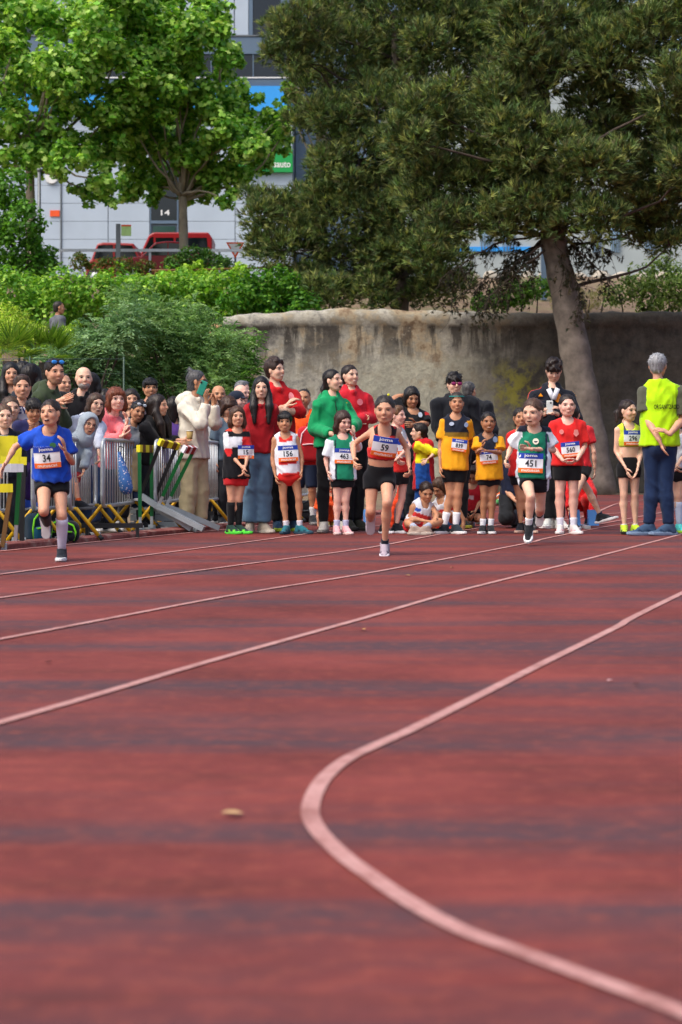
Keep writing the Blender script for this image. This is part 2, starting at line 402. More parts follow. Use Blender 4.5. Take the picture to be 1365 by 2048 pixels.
# ---- the office block across the road
BY = 88.0; BZ = 6.7
def bz(py): return CAMH+(HOR-py)*BY/FPX
def bx_(px): return gx(px, BY)
M['panel'] = plain('pale_panel', '#b4c2d0', .45, 0, .07, .5)
M['panel2'] = plain('grey_blue_cladding', '#5d7287', .5, 0, .06, 1.)
M['dark_cladding'] = plain('dark_slate_cladding', '#37434f', .5, 0, .08, 1.)
M['sign_blue'] = plain('sign_blue', '#35a0f0', .4, 0, .03)
M['sign_green'] = plain('sign_green', '#159a48', .4, 0, .03)
bld = empty('office_building', (bx_(290), BY+6, BZ)); tag(bld, 'large pale panelled office block with blue fascia and green sign', 'building')
def bp(g, name, mat, smooth=False, parent=None):
    o = g.build(name, mat, None, smooth); o.parent = parent or bld
    o.matrix_parent_inverse = Matrix.Identity(4)
    L = bld.location if parent is None else bld.location
    o.data.transform(Matrix.Translation(-Vector(bld.location))); return o
bp(G().box((bx_(-260), BY+.12, BZ), (bx_(588), BY+14, bz(-260))), 'core', plain('joint_grey', '#6b7782', .7))
rowsy = [(700, 516), (515.2, 479), (478.2, 443), (442.2, 407), (406.2, 371), (370.2, 335), (334.2, 299), (298.2, 262), (261.2, 227)]
colsx = [(-258, -60), (-58.5, 28), (29.5, 121), (124, 216), (217.5, 299), (360, 470), (471.5, 585)]
for (y0, y1) in rowsy:
    for (x0, x1) in colsx:
        bp(G().box((bx_(x0), BY, bz(y0)), (bx_(x1), BY+.11, bz(y1))), 'panel', M['panel'])
bp(G().box((bx_(121.3), BY-.06, BZ), (bx_(123.7), BY+.1, bz(227))), 'downpipe', M['pole'])
# glazed entrance bay
door = bp(G().box((bx_(300), BY+.02, bz(372)), (bx_(302.5), BY+.1, BZ)).box((bx_(354.5), BY+.02, bz(372)), (bx_(357), BY+.1, BZ)).box((bx_(302.5), BY+.02, bz(447)), (bx_(354.5), BY+.1, bz(441))).box((bx_(302.5), BY+.02, bz(374)), (bx_(354.5), BY+.1, bz(371))), 'entrance_frame', M['panel2'])
bp(G().box((bx_(302.5), BY+.05, bz(441)), (bx_(354.5), BY+.09, bz(374))), 'window', M['glass_dark'])
bp(G().box((bx_(306), BY+.05, BZ), (bx_(351), BY+.09, bz(452))), 'door', plain('door_glass', '#2c4a44', .1, 0, .1, 2))
bp(G().box((bx_(302.5), BY+.05, bz(371)), (bx_(354.5), BY+.09, bz(228))), 'window', M['glass_dark'])
# blue fascia, ledge, rail, upper storeys
bp(G().box((bx_(-258), BY-.25, bz(224)), (bx_(585), BY+.1, bz(174))), 'blue_fascia', M['sign_blue'])
bp(G().box((bx_(-258), BY-.1, bz(173)), (bx_(585), BY+.1, bz(160))), 'ledge', M['panel2'])
bp(G().bar((bx_(-258), BY-.3, bz(158)), (bx_(585), BY-.3, bz(158)), .06, .06), 'balcony_rail', M['white_paint'])
for xx in range(-250, 590, 84):
    bp(G().box((bx_(xx), BY-.08, bz(157)), (bx_(xx+2), BY+.1, bz(109))), 'mullion', M['panel2'])
    bp(G().box((bx_(xx+2.2), BY+.04, bz(157)), (bx_(xx+83.8), BY+.09, bz(110))), 'window', M['glass_dark'])
bp(G().box((bx_(-258), BY-.1, bz(108.5)), (bx_(585), BY+.1, bz(75))), 'spandrel', M['panel2'])
bp(G().box((bx_(-258), BY-.14, bz(74)), (bx_(585), BY+.1, bz(71))), 'sill', M['pole'])
for (x0, x1, mt) in ((-258, -120, 'panel'), (-118, -60, 'glass_dark'), (-58, 40, 'panel'), (42, 98, 'glass_dark'), (100, 136, 'panel'), (138, 230, 'panel'), (232, 300, 'glass_dark'), (302, 400, 'panel'), (402, 468, 'panel'), (470, 497, 'panel'), (498, 506, 'panel2'), (507, 560, 'glass_dark'), (562, 585, 'panel2')):
    bp(G().box((bx_(x0), BY+(.04 if mt == 'glass_dark' else 0), bz(70)), (bx_(x1), BY+.1, bz(-90))), 'window' if mt == 'glass_dark' else 'panel', M[mt])
bp(G().box((bx_(-258), BY-.1, bz(-92)), (bx_(585), BY+.1, bz(-258))), 'parapet', M['panel2'])
# set-back grey wing to the right
bp(G().box((bx_(590), BY+1.5, BZ), (bx_(800), BY+14, bz(-200))), 'wing', M['panel2'])
# signs on the block
sg = bp(G().box((bx_(470), BY-.3, bz(346)), (bx_(586), BY-.02, bz(302))), 'sign', M['sign_green'])
def text_mesh(body, size=1.0, _c={}):
    if body not in _c:
        cu = bpy.data.curves.new('lettering', 'FONT'); cu.body = body; cu.size = 1.0; cu.align_x = 'CENTER'; cu.align_y = 'CENTER'; cu.resolution_u = 2; cu.offset = .018
        o = bpy.data.objects.new('lettering', cu); COL.objects.link(o)
        me = bpy.data.meshes.new_from_object(o); V = np.array([v.co[:] for v in me.vertices]); F = [list(p.vertices) for p in me.polygons]
        bpy.data.objects.remove(o); bpy.data.curves.remove(cu); bpy.data.meshes.remove(me)
        mn, mx = V.min(0), V.max(0); V = V-(mn+mx)/2; _c[body] = (V, F, mx-mn)
    V, F, d = _c[body]; return V.copy(), [list(f) for f in F], d
def flat_text(name, body, c, w, h, mat, parent=None, bold=0):
    V, F, d = text_mesh(body); sx = w/d[0]; sy = h/d[1]
    W = np.stack([c[0]+V[:, 0]*sx, np.full(len(V), c[1]), c[2]+V[:, 1]*sy], 1)
    return mesh_from(name, W, F, mat, parent, smooth=False)
def bt(body, px, py, y, w, h, mat):
    c = np.array([bx_(px), y, bz(py)])-np.array(bld.location); return flat_text('lettering', body, c, w, h, mat, bld)
bt('osauto', 561, 331, BY-.31, 1.0, .28, M['white_paint'])
bt('14', 331, 425, BY+.03, .42, .26, M['white_paint'])
bp(G().box((bx_(101), BY-.06, bz(433)), (bx_(120), BY-.01, bz(421))), 'name_plate', M['orange_paint'])
g = G(); g.tube([(bx_(104), BY-.12, bz(355)), (bx_(104), BY-.02, bz(355))], .3, 20); bp(g, 'round_sign', M['white_paint'])

# ---- pale house and stone retaining wall seen under the pine
HY = 80.0
hb = empty('pale_house', (gx(1180, HY), HY+5, BZ)); tag(hb, 'pale house with barred windows behind the pine', 'building')
def hp(g, name, mat):
    o = g.build(name, mat, hb); o.data.transform(Matrix.Translation(-Vector(hb.location))); return o
hz = lambda py: CAMH+(HOR-py)*HY/FPX
M['house_wall'] = plain('house_render', '#aab4b4', .8, 0, .06, 1.)
hp(G().box((gx(800, HY), HY, BZ), (gx(1500, HY), HY+8, hz(100))), 'wall', M['house_wall'])
for (x0, x1) in ((1185, 1202), (1222, 1240), (1290, 1310), (960, 985), (1005, 1030)):
    hp(G().box((gx(x0, HY), HY-.05, hz(505)), (gx(x1, HY), HY+.02, hz(455))), 'window', plain('pale_blue_glass', '#8fb0c8', .15))
    for k in range(4):
        xx = gx(x0, HY)+(gx(x1, HY)-gx(x0, HY))*(k+.5)/4; hp(G().bar((xx, HY-.12, hz(506)), (xx, HY-.12, hz(470)), .03, .03, (0, 1, 0)), 'window_bar', M['pole'])
hp(G().box((gx(900, HY), HY-.1, hz(503)), (gx(1062, HY), HY-.01, hz(494))), 'blue_band', M['sign_blue'])
rw = empty('retaining_wall', (gx(1150, 74), 74, 6.5)); tag(rw, 'pale dry stone retaining wall below the pale house', 'wall')
M['rw_stone'] = plain('pale_field_stone', '#b3aa9a', .9, 0, .2, 3, .4)
k = 0
for j in range(3):
    x = gx(860, 74)+.3*j
    while x < gx(1460, 74):
        w = random.uniform(.5, .9); o = rock((w/2, .3, .33), 400+k).build('stone', M['rw_stone'], rw, smooth=True)
        o.location = (x+w/2-rw.location[0], 0, .3+j*.58+random.uniform(-.05, .05)); x += w*.97; k += 1
# ============================================================ VEGETATION
M['leaf'] = leaf_mat('broad_leaf', .42, .5)
M['needle'] = leaf_mat('pine_needle', .2, .6)
M['bark'] = plain('pine_bark', '#4e443c', .95, 0, .4, 5, 1.0)
M['trunk'] = plain('pine_trunk_bark', '#6f665d', .95, 0, .45, 4, 1.0)
M['bark_pale'] = plain('plane_bark', '#8c8270', .9, 0, .3, 3, .5)
M['twig'] = plain('twig_bark', '#4d433a', .95, 0, .3, 6)

def rand_dirs(n):
    v = rng.normal(size=(n, 3)); return v/np.linalg.norm(v, axis=1)[:, None]
def frames(nm):
    a = np.where(np.abs(nm[:, 2:3]) < .9, np.array([[0, 0, 1.]]), np.array([[1., 0, 0]]))
    x = np.cross(nm, a); x /= np.linalg.norm(x, axis=1)[:, None]
    ang = rng.uniform(0, 2*np.pi, len(nm))[:, None]; y = np.cross(nm, x)
    return x*np.cos(ang)+y*np.sin(ang), -x*np.sin(ang)+y*np.cos(ang)
def palette(n, cols, jit=.18):
    C = np.array([lin(c) for c in cols]); i = rng.integers(0, len(C), n); j = rng.integers(0, len(C), n); t = rng.random((n, 1))
    c = C[i]*(1-t)+C[j]*t; return np.clip(c*np.exp(rng.normal(0, jit, (n, 1))), 0, 1)
PLANE = np.array([[0,-.5],[.5,-.22],[.24,.03],[.46,.3],[0,.58],[-.46,.3],[-.24,.03],[-.5,-.22]])
OVATE = np.array([[0,-.5],[.28,-.02],[.12,.42],[-.12,.42],[-.28,-.02]])
NARROW = np.array([[0,-.5],[.1,0],[0,.5],[-.1,0]])
def leaves(P, nm, size, tmpl, cols, fold=.12):
    n = len(P); x, y = frames(nm); s = (size*rng.uniform(.65, 1.25, n))[:, None, None]
    T = tmpl; V = P[:, None]+s*(T[None, :, :1]*x[:, None]+T[None, :, 1:]*y[:, None]+(fold*np.abs(T[None, :, :1])-.15*T[None, :, 1:]**2)*nm[:, None])
    k = len(T); F = np.arange(n*k).reshape(n, k); return V.reshape(-1, 3), F, np.repeat(cols, k, 0)
def blob_points(blobs, n, inner=.5, upb=0.):
    """points in the outer part of lumpy ellipsoids, with outward normals"""
    B = np.array([[*b[:3], *(b[3] if hasattr(b[3], '__len__') else (b[3],)*3)] for b in blobs])
    w = (B[:, 3]*B[:, 5]+B[:, 3]*B[:, 4]); i = rng.choice(len(B), n, p=w/w.sum()); d = rand_dirs(n); fl_ = rng.random(n) < upb; d[fl_, 2] = np.abs(d[fl_, 2])
    r = inner+(1.04-inner)*rng.random(n)**.55
    lump = 1+.16*np.sin(d[:, 0]*5+i)*np.sin(d[:, 2]*6+i*2)+.1*np.sin(d[:, 1]*11+i*3)
    P = B[i, :3]+d*B[i, 3:6]*(r*lump)[:, None]
    return P, d
def sub_blobs(blobs, per, f0=.35, f1=.6, spread=.8):
    out = []
    for b in blobs:
        c = np.array(b[:3]); r = np.array(b[3] if hasattr(b[3], '__len__') else (b[3],)*3)
        for _ in range(per):
            d = rand_dirs(1)[0]; k = rng.uniform(f0, f1); out.append((*(c+d*r*spread*rng.uniform(.5, 1)), tuple(r*k)))
    return out
def crown(name, parent, blobs, n, size, tmpl, cols, up=.5, inner=.5, mat='leaf', jit=.18):
    P, d = blob_points(blobs, n, inner); nm = d*.7+np.array([0, 0, up])+rng.normal(0, .55, (n, 3)); nm /= np.linalg.norm(nm, axis=1)[:, None]
    V, F, C = leaves(P, nm, size, tmpl, palette(n, cols, jit)); V = V-np.array(parent.location)
    return mesh_from(name, V, F, M[mat], parent, C, smooth=False)
def limb(g, a, b, r0, r1, bend=.15, n=7, seg=6):
    a = np.array(a, float); b = np.array(b, float); L = np.linalg.norm(b-a); o = rng.normal(0, bend*L*.5, 3)
    pts = []; rr = []
    for k in range(seg+1):
        t = k/seg; p = a+(b-a)*t+o*math.sin(math.pi*t)+rng.normal(0, .02*L, 3)*(0 < k < seg); pts.append(p); rr.append(r0+(r1-r0)*t)
    g.tube(pts, rr, n); return pts
def trunk_mesh(pts, rad, parent, mat, n=14):
    g = G(); P = spline(pts, 6); rr = np.interp(np.linspace(0, 1, len(P)), np.linspace(0, 1, len(rad)), rad)
    rr = rr*(1+.05*np.sin(np.arange(len(P))*1.7)); g.tube(P-np.array(parent.location), rr, n); return g
def pb(lst, Y, dep=.9, jit=1.2):
    """blobs from picture column, row, radius at a distance Y (metres)"""
    out = []
    for (px, py, r) in lst:
        y = Y+rng.uniform(-jit, jit); rr = r*y/FPX; out.append((*at(px, py, y), (rr, rr*dep, rr*.85)))
    return out

# ---- two plane trees across the road
def plane_tree(label, tx, Y, base_py, top, blobs, n):
    t = empty('plane_tree', at(tx, base_py, Y)); tag(t, label, 'tree', 'plane trees in front of the office block')
    bl = pb(blobs, Y, 1.0, 2.0); g = trunk_mesh([at(tx, base_py, Y), at(tx-4, (base_py+top)/2, Y), at(tx-6, top, Y), at(tx-14, top-120, Y)], [.2, .15, .13, .08], t, 0)
    tp = at(tx-6, top, Y)-np.array(t.location)
    gb = G()
    for b in bl:
        limb(gb, tp+rng.normal(0, .05, 3), np.array(b[:3])-np.array(t.location), .06, .015, .12, 6)
    g.build('trunk', M['bark_pale'], t, True); gb.build('branches', M['bark_pale'], t, True)
    crown('crown', t, sub_blobs(bl, 10, .22, .42, 1.0)+[(b[0], b[1], b[2], tuple(np.array(b[3])*.6)) for b in bl], n, .185, PLANE, ['#5a922e', '#7ab63c', '#9acc4e', '#42782a', '#b2dc62', '#c8e47c'], .7, .3)
plane_tree('bright green plane tree with its trunk at the left edge of the photo', 66, 57, 590, 330,
           [(30,40,95),(120,40,90),(50,150,90),(160,140,95),(15,240,70),(100,250,80),(170,300,80),(235,90,85),(245,210,85),(130,330,50),(180,385,40),(-40,100,90),(-60,220,80),(210,370,45),(225,10,80),(200,60,70),(270,130,70),(255,30,60),(60,320,45),(100,150,70),(0,330,40)], 22500)
plane_tree('bright green plane tree beside the red van and office entrance', 372, 59, 590, 395,
           [(320,50,85),(400,70,80),(320,170,95),(420,190,85),(475,270,75),(530,250,42),(300,290,85),(385,320,85),(450,340,70),(515,310,50),(310,370,38),(270,375,38),(455,110,38),(425,20,50),(545,290,32),(340,-30,80),(460,400,25),(400,380,30),(560,235,32),(570,265,24),(260,260,60),(350,110,70),(480,200,50),(300,230,60),(370,250,60)], 23500)
t = empty('plane_tree', at(640, 590, 62)); tag(t, 'mostly hidden plane tree peeping out left of the pines', 'tree', 'plane trees in front of the office block')
bl = pb([(585, 190, 28), (610, 235, 30), (655, 330, 35), (675, 260, 40), (600, 160, 25), (650, 210, 30)], 62, 1, .6)
g = trunk_mesh([at(640, 590, 62), at(645, 400, 62), at(650, 240, 62)], [.2, .15, .1], t, 0); g.build('trunk', M['bark_pale'], t, True)
gb = G()
for b in bl: limb(gb, at(645, 350, 62)-np.array(t.location), np.array(b[:3])-np.array(t.location), .05, .015, .1, 5)
gb.build('branches', M['bark_pale'], t, True)
crown('crown', t, sub_blobs(bl, 5), 1800, .2, PLANE, ['#4f7a24', '#6f9a30', '#8db43c'], .6, .3)

# ---- Aleppo pines
def tufts(P, ax, L, k, cols, spread=.8, wid=.015):
    n = len(P); x, y = frames(ax); base = np.repeat(P, k, 0); A = np.repeat(ax, k, 0); X = np.repeat(x, k, 0); Yv = np.repeat(y, k, 0)
    th = rng.uniform(0, 2*np.pi, n*k)[:, None]; s = (spread*rng.uniform(.25, 1.15, n*k))[:, None]
    d = A+s*(X*np.cos(th)+Yv*np.sin(th)); d /= np.linalg.norm(d, axis=1)[:, None]
    off = (rng.random(n*k)*.5)[:, None]*A*L; l = (L*rng.uniform(.6, 1.1, n*k))[:, None]
    side = np.cross(d, rand_dirs(n*k)); side /= np.linalg.norm(side, axis=1)[:, None]
    V = np.stack([base+off-side*wid, base+off+side*wid, base+off+d*l], 1).reshape(-1, 3)
    return V, np.arange(len(V)).reshape(-1, 3), np.repeat(np.repeat(cols, k, 0), 3, 0)
def pine(label, trunk_pts, rad, Y, clumps, n, L=.185, droop=None, k=7):
    base = np.array(trunk_pts[0]); t = empty('pine_tree', base); tag(t, label, 'tree', 'pines at the stone wall')
    trunk_mesh(trunk_pts, rad, t, 0, 18).build('trunk', M['trunk'], t, True)
    bl = pb(clumps, Y, .95, 1.5); sb = sub_blobs(bl, 9, .26, .5, 1.0)+[(b[0], b[1], b[2], tuple(np.array(b[3])*.78)) for b in bl]; gb = G()
    tp = [np.array(p) for p in trunk_pts]
    for b in bl:
        c = np.array(b[:3]); j = int(np.argmin([abs(p[2]+.8-c[2]) for p in tp[1:]]))+1
        limb(gb, tp[j]-base, c-base, .05, .015, .12, 6)
    for b in sb[::2]:
        c = np.array(b[:3]); q = min(bl, key=lambda z: np.sum((np.array(z[:3])-c)**2)); limb(gb, np.array(q[:3])-base, c-base, .025, .008, .1, 4, 3)
    gb.build('branches', M['bark'], t, True)
    P, d = blob_points(sb, n, .5, .4); ax = d*.75+np.array([0, 0, .5])+rng.normal(0, .32, (n, 3)); ax /= np.linalg.norm(ax, axis=1)[:, None]
    col = palette(n, ['#425a34', '#58743a', '#778a48', '#4a6436', '#989e58', '#60603e'], .28)
    V, F, C = tufts(P, ax, L, k, col)
    mesh_from('crown', V-base, F, M['needle'], t, C, smooth=False)
    if droop:
        g = G(); VP = []; AX = []
        for (px, py, px2, py2, y) in droop:
            p = limb(g, at(px, py, y)-base, at(px2, py2, y)-base, .03, .008, .1, 5, 8)
            for q in p[2:]:
                for _ in range(5):
                    e = q+np.array([rng.normal(0, .22), rng.normal(0, .2), -rng.uniform(.1, .75)]); limb(g, q, e, .008, .003, .15, 3, 3)
                    for _ in range(5): VP.append(q+(e-q)*rng.random()+base); AX.append(nrm(rng.normal(0, .6, 3)+[0, 0, -.6]))
        g.build('dead_twigs', M['twig'], t, True)
        V, F, C = tufts(np.array(VP), np.array(AX), .1, 5, palette(len(VP), ['#3a3524', '#2e3820', '#4a4028'], .2))
        mesh_from('hanging_needles', V-base, F, M['needle'], t, C, smooth=False)
    return t
PY1 = 40.2
pine('large leaning pine with grey trunk rising in front of the wall', [at(1196, 992, PY1), at(1176, 850, PY1), at(1150, 700, PY1), at(1128, 580, PY1), at(1106, 470, PY1), at(1095, 330, PY1), at(1085, 150, PY1), at(1090, 0, PY1)],
     [.42, .35, .325, .3, .27, .2, .12, .06], PY1,
     [(1070,150,80),(1010,215,85),(860,215,70),(820,290,60),(930,290,95),(1060,280,100),(1190,220,85),(1280,270,95),(1350,200,95),(1180,350,90),(990,370,95),(880,370,85),(1290,390,80),(1100,410,75),(1230,110,90),(1340,70,90),(1140,40,90),(1330,450,60),(1000,440,55),(1200,430,55),(1400,330,100),(1420,140,110),(1050,60,80),(1040,-20,80),(1250,-10,90),(1390,-20,90),(900,440,55),(1270,460,40),(1340,490,28)], 41000,
     droop=[(1120,470,1215,560,40.0),(1130,460,1222,500,40.3),(1110,480,1165,600,39.7),(1085,490,985,560,40.0),(1090,480,905,600,40.3),(1090,500,960,620,39.8),(1100,470,1010,520,40.2),(1080,470,880,560,40.1)])
pine('dense dark pine behind the wall, left of the leaning pine', [at(800, 690, 48.5), at(800, 560, 48.5), at(795, 400, 48.5), at(790, 220, 48.5), at(790, 120, 48.5), at(790, 40, 48.5)], [.26, .22, .18, .14, .1, .07], 48.5,
     [(620,50,85),(700,110,100),(800,50,105),(900,80,100),(970,30,80),(620,170,62),(680,240,72),(600,250,40),(760,220,90),(720,320,90),(655,330,50),(800,340,90),(700,430,95),(820,450,95),(560,430,62),(515,395,28),(600,500,80),(535,480,48),(700,545,80),(800,550,80),(650,580,55),(870,520,80),(740,600,55),(900,440,80),(600,100,60),(570,60,40),(540,110,25),(860,590,50),(700,-10,90),(850,-30,90),(850,160,80),(590,440,60),(620,590,45),(900,570,45),(780,140,80),(660,400,60),(760,500,70),(850,260,70),(960,110,80),(1010,50,80),(1050,110,60),(1000,150,60),(940,200,60),(1120,100,60)], 47000)
# ---- hedges and bushes on the terrace
GREENS = ['#5a9426', '#7cb434', '#9ccc46', '#447a22', '#68a22e', '#b4d858']
def bush(name, label, lst, Y, n, size, tmpl, cols, up=.5, jit=.8, group=None, per=6, base_py=None):
    bl = pb(lst, Y, 1.0, jit); zc = float(terrain(bl[0][0], bl[0][1])); xs_ = np.mean([b[0] for b in bl])
    t = empty(name, (xs_, Y, float(terrain(xs_, Y)))); tag(t, label, 'bush', group)
    g = G(); base = np.array(t.location)
    for b in bl:
        c = np.array(b[:3])-base; f = np.array([c[0]*.8, c[1]*.7, float(terrain(base[0]+c[0]*.8, base[1]+c[1]*.7))-base[2]-.05]); limb(g, f, c, .035, .012, .15, 5, 4)
    tag(g.build('stems', M['twig'], t, True), kind='stuff')
    crown('foliage', t, sub_blobs(bl, per, .3, .5, .9)+bl, int(n*.88), size, tmpl, cols, up, .45); return t
for i, (x0, lab) in enumerate(((20, 'leftmost'), (130, 'second from the left'), (245, 'third from the left, behind the feathery shrub'), (350, 'fourth from the left, under the red cars'), (440, 'fifth from the left, below the plane trunk'))):
    bush('hedge_bush', 'bright green hedge bush, '+lab, [(x0-45, 590, 48), (x0, 575, 50), (x0+50, 590, 48), (x0-20, 625, 42), (x0+35, 630, 42), (x0+10, 660, 40)], 47, 5200, .13, OVATE, GREENS, .6, 1.0, 'hedge along the terrace')
bush('hedge_bush', 'rounded deep green bush at the left end of the stone wall', [(520, 580, 50), (560, 600, 52), (500, 620, 45), (560, 560, 35), (600, 610, 45), (470, 600, 40), (545, 640, 40)], 46, 6500, .13, OVATE, ['#3f7a1e', '#2f6418', '#5c9428', '#78ac34'], .6, .7, 'hedge along the terrace')
bush('tall_bush', 'tall mid green bush climbing at the left edge of the photo', [(20, 370, 40), (10, 430, 50), (50, 440, 42), (30, 490, 55), (75, 510, 40), (5, 540, 50), (80, 540, 45), (-30, 470, 50), (-30, 380, 50)], 50, 7500, .15, OVATE, ['#4a7d22', '#5f9a2c', '#356018', '#76ac38'], .6)
bush('roadside_shrub', 'dark green roadside shrub in front of the red car', [(385, 515, 28), (420, 525, 28), (350, 530, 25), (450, 530, 22)], 55, 3600, .1, OVATE, ['#2f5a1c', '#3f7022', '#557a2c'], .5, .4)
bush('roadside_shrub', 'low reddish green shrub by the notice board', [(250, 530, 22), (290, 535, 20), (210, 535, 24), (160, 525, 22)], 55, 3200, .09, OVATE, ['#4f6a28', '#6a7a2e', '#7a5a2c', '#3f6a20'], .5, .4)
bush('vine_shrub', 'yellow green leafy shrub above the hedge by the rail', [(370, 545, 18), (410, 555, 20), (330, 555, 16), (480, 545, 22), (395, 535, 14)], 50, 1500, .14, OVATE, ['#9cc83c', '#b2d24a', '#7fb030'], .5, .3)
bush('yellow_shrub', 'yellow green shrub at the left edge of the photo, below the hedge', [(30, 650, 38), (70, 670, 30), (0, 680, 40), (20, 625, 24), (55, 695, 28), (-25, 650, 35)], 31, 4200, .085, NARROW*np.array([1.5, 1]), ['#a8cc3c', '#c2dc50', '#86b430', '#d2e066'], .5, .4)
bush('yellow_shrub', 'yellow green shrub in front of the grey-shirted man on the terrace', [(140, 668, 22), (165, 690, 24), (130, 695, 22), (150, 650, 12), (100, 690, 20)], 30.5, 2400, .08, NARROW*np.array([1.5, 1]), ['#9cc43c', '#b6d24a', '#7aa82c'], .5, .3)
bush('dry_slope_scrub', 'sunlit green bush beyond the wall, right of the pine trunk', [(1280, 560, 40), (1330, 545, 42), (1240, 590, 32), (1300, 600, 35), (1370, 570, 50), (1340, 600, 40)], 52, 5200, .11, OVATE, ['#5d7a34', '#7a9444', '#4a662a', '#93a85a'], .5, .5)
bush('dry_slope_scrub', 'sunlit green bush beyond the wall, left of the pine trunk', [(1040, 590, 32), (1000, 600, 28), (1075, 575, 28), (960, 605, 22), (1020, 560, 18)], 52, 3600, .11, OVATE, ['#6a9a34', '#86b444', '#4f7a2a'], .5, .4)
bush('dry_slope_scrub', 'pale dry scrub beyond the wall close beside the pine trunk', [(1180, 600, 25), (1120, 600, 25), (1150, 590, 20), (1210, 585, 20)], 54, 2200, .1, NARROW, ['#9a8f5c', '#b3a672', '#7c8a44'], .5, .4)

# ---- feathery pepper shrubs in front of the terrace
def feathery(label, lst, Y, n, cols, jit=.5, Ls=.42):
    bl = pb(lst, Y, .9, jit); xs_ = np.mean([b[0] for b in bl]); base = np.array([xs_, Y, float(terrain(xs_, Y))])
    t = empty('pepper_shrub', base); tag(t, label, 'shrub', 'feathery shrubs behind the spectators')
    g = G()
    for b in bl: limb(g, np.array([rng.normal(0, .2), rng.normal(0, .15), -.05]), np.array(b[:3])-base, .045, .01, .12, 5, 5)
    g.build('stems', M['twig'], t, True)
    P, d = blob_points(sub_blobs(bl, 8, .22, .42, 1.0)+[(b[0], b[1], b[2], tuple(np.array(b[3])*.6)) for b in bl], n, .3)
    K = 10; s = np.linspace(0, 1, K)[None, :, None]
    out = d*np.array([1, 1, .5])+rng.normal(0, .35, (n, 3))+np.array([0, 0, .75]); out /= np.linalg.norm(out, axis=1)[:, None]
    L = (Ls*rng.uniform(.6, 1.2, n))[:, None, None]
    Q = P[:, None]+L*(out[:, None]*s+np.array([0, 0, -1.])*s**2*.5)
    col = palette(n, cols, .15)
    LV = []; LF = []; LC = []
    Tn = np.gradient(Q, axis=1); Tn /= np.linalg.norm(Tn, axis=2)[..., None]
    sd = np.cross(Tn, np.array([0, 0, 1.])); sd /= np.linalg.norm(sd, axis=2)[..., None]+1e-9
    for sg in (-1, 1):
        dirv = sd*sg*.85+Tn*.7+rng.normal(0, .25, Q.shape); dirv /= np.linalg.norm(dirv, axis=2)[..., None]
        ln = (.075*rng.uniform(.6, 1.1, Q.shape[:2]))[..., None]; wv = np.cross(dirv, rand_dirs(n*K).reshape(Q.shape)); wv /= np.linalg.norm(wv, axis=2)[..., None]; wv *= .0105
        LV.append(np.stack([Q, Q+dirv*ln*.5+wv, Q+dirv*ln, Q+dirv*ln*.5-wv], 2).reshape(-1, 3)); LC.append(np.repeat(col, K*4, 0))
    V = np.concatenate(LV); mesh_from('foliage', V-base, np.arange(len(V)).reshape(-1, 4), M['leaf'], t, np.concatenate(LC), smooth=False)
FE = ['#688f54', '#86ae66', '#a2c47c', '#527c42', '#769c5c']
feathery('feathery drooping green shrub left of the stone wall, behind the beige hoodie', [(300, 650, 60), (380, 680, 60), (270, 610, 35), (330, 720, 70), (420, 720, 55), (395, 640, 35), (440, 680, 32), (360, 760, 60), (300, 780, 60), (420, 770, 45), (260, 760, 50), (330, 840, 70), (400, 840, 60), (270, 850, 60)], 27.5, 3000, FE)
feathery('feathery grey green shrub behind the bald bearded spectator', [(190, 700, 45), (230, 680, 50), (160, 740, 50), (220, 750, 60), (130, 720, 32), (250, 640, 30), (170, 790, 50), (110, 760, 40), (60, 770, 45), (20, 780, 45), (120, 830, 60), (200, 830, 60), (40, 840, 60)], 26.5, 2600, ['#6c9264', '#8ab07c', '#a2c48e', '#588054'])
feathery('small feathery shrub touching the broken end of the wall', [(470, 720, 32), (490, 690, 18), (455, 760, 35), (480, 770, 25), (440, 740, 30), (500, 740, 14), (470, 820, 40), (440, 830, 40)], 29.5, 1200, ['#5a8a34', '#78a848', '#3f6a28'])
# ---- spiky palm fronds behind the fence
def palm(label, px, py, Y, n, L):
    c = at(px, py, Y); base = np.array([c[0], Y, float(terrain(c[0], Y))]); t = empty('dwarf_palm', base); tag(t, label, 'palm', 'dwarf palms behind the fence')
    g = G(); g.tube([np.zeros(3), c-base], [.12, .1], 8); g.build('trunk', M['bark'], t, True)
    V = []; F = []; C = []; cols = palette(n*11, ['#5c8428', '#789c36', '#426a20', '#8aa844'], .15); q = 0
    for i in range(n):
        a = rng.uniform(0, 2*math.pi); el = rng.uniform(.2, 1.3); d = np.array([math.cos(a)*math.cos(el), math.sin(a)*math.cos(el), math.sin(el)])
        hub = c-base+d*L*.45; side = nrm(np.cross(d, [0, 0, 1.])); b0 = len(V)
        for k in range(11):
            th = (k-5)*.24; dd = nrm(d*math.cos(th)+side*math.sin(th)+np.array([0, 0, -.1])); w = np.cross(dd, [.3, .2, .9]); w = nrm(w)*.014
            tip = hub+dd*L*.6; V += [hub-w*.4, hub+dd*L*.25+w, tip, hub+dd*L*.25-w]; F.append([len(V)-4, len(V)-3, len(V)-2, len(V)-1]); C += [cols[q]]*4; q += 1
    mesh_from('fronds', np.array(V), np.array(F), M['leaf'], t, np.array(C), smooth=False)
palm('dwarf palm with spiky fronds at the far left, above the spectators', 20, 722, 25.3, 26, .62)
palm('dwarf palm with spiky fronds above the man with blue sunglasses', 92, 725, 25.6, 24, .6)
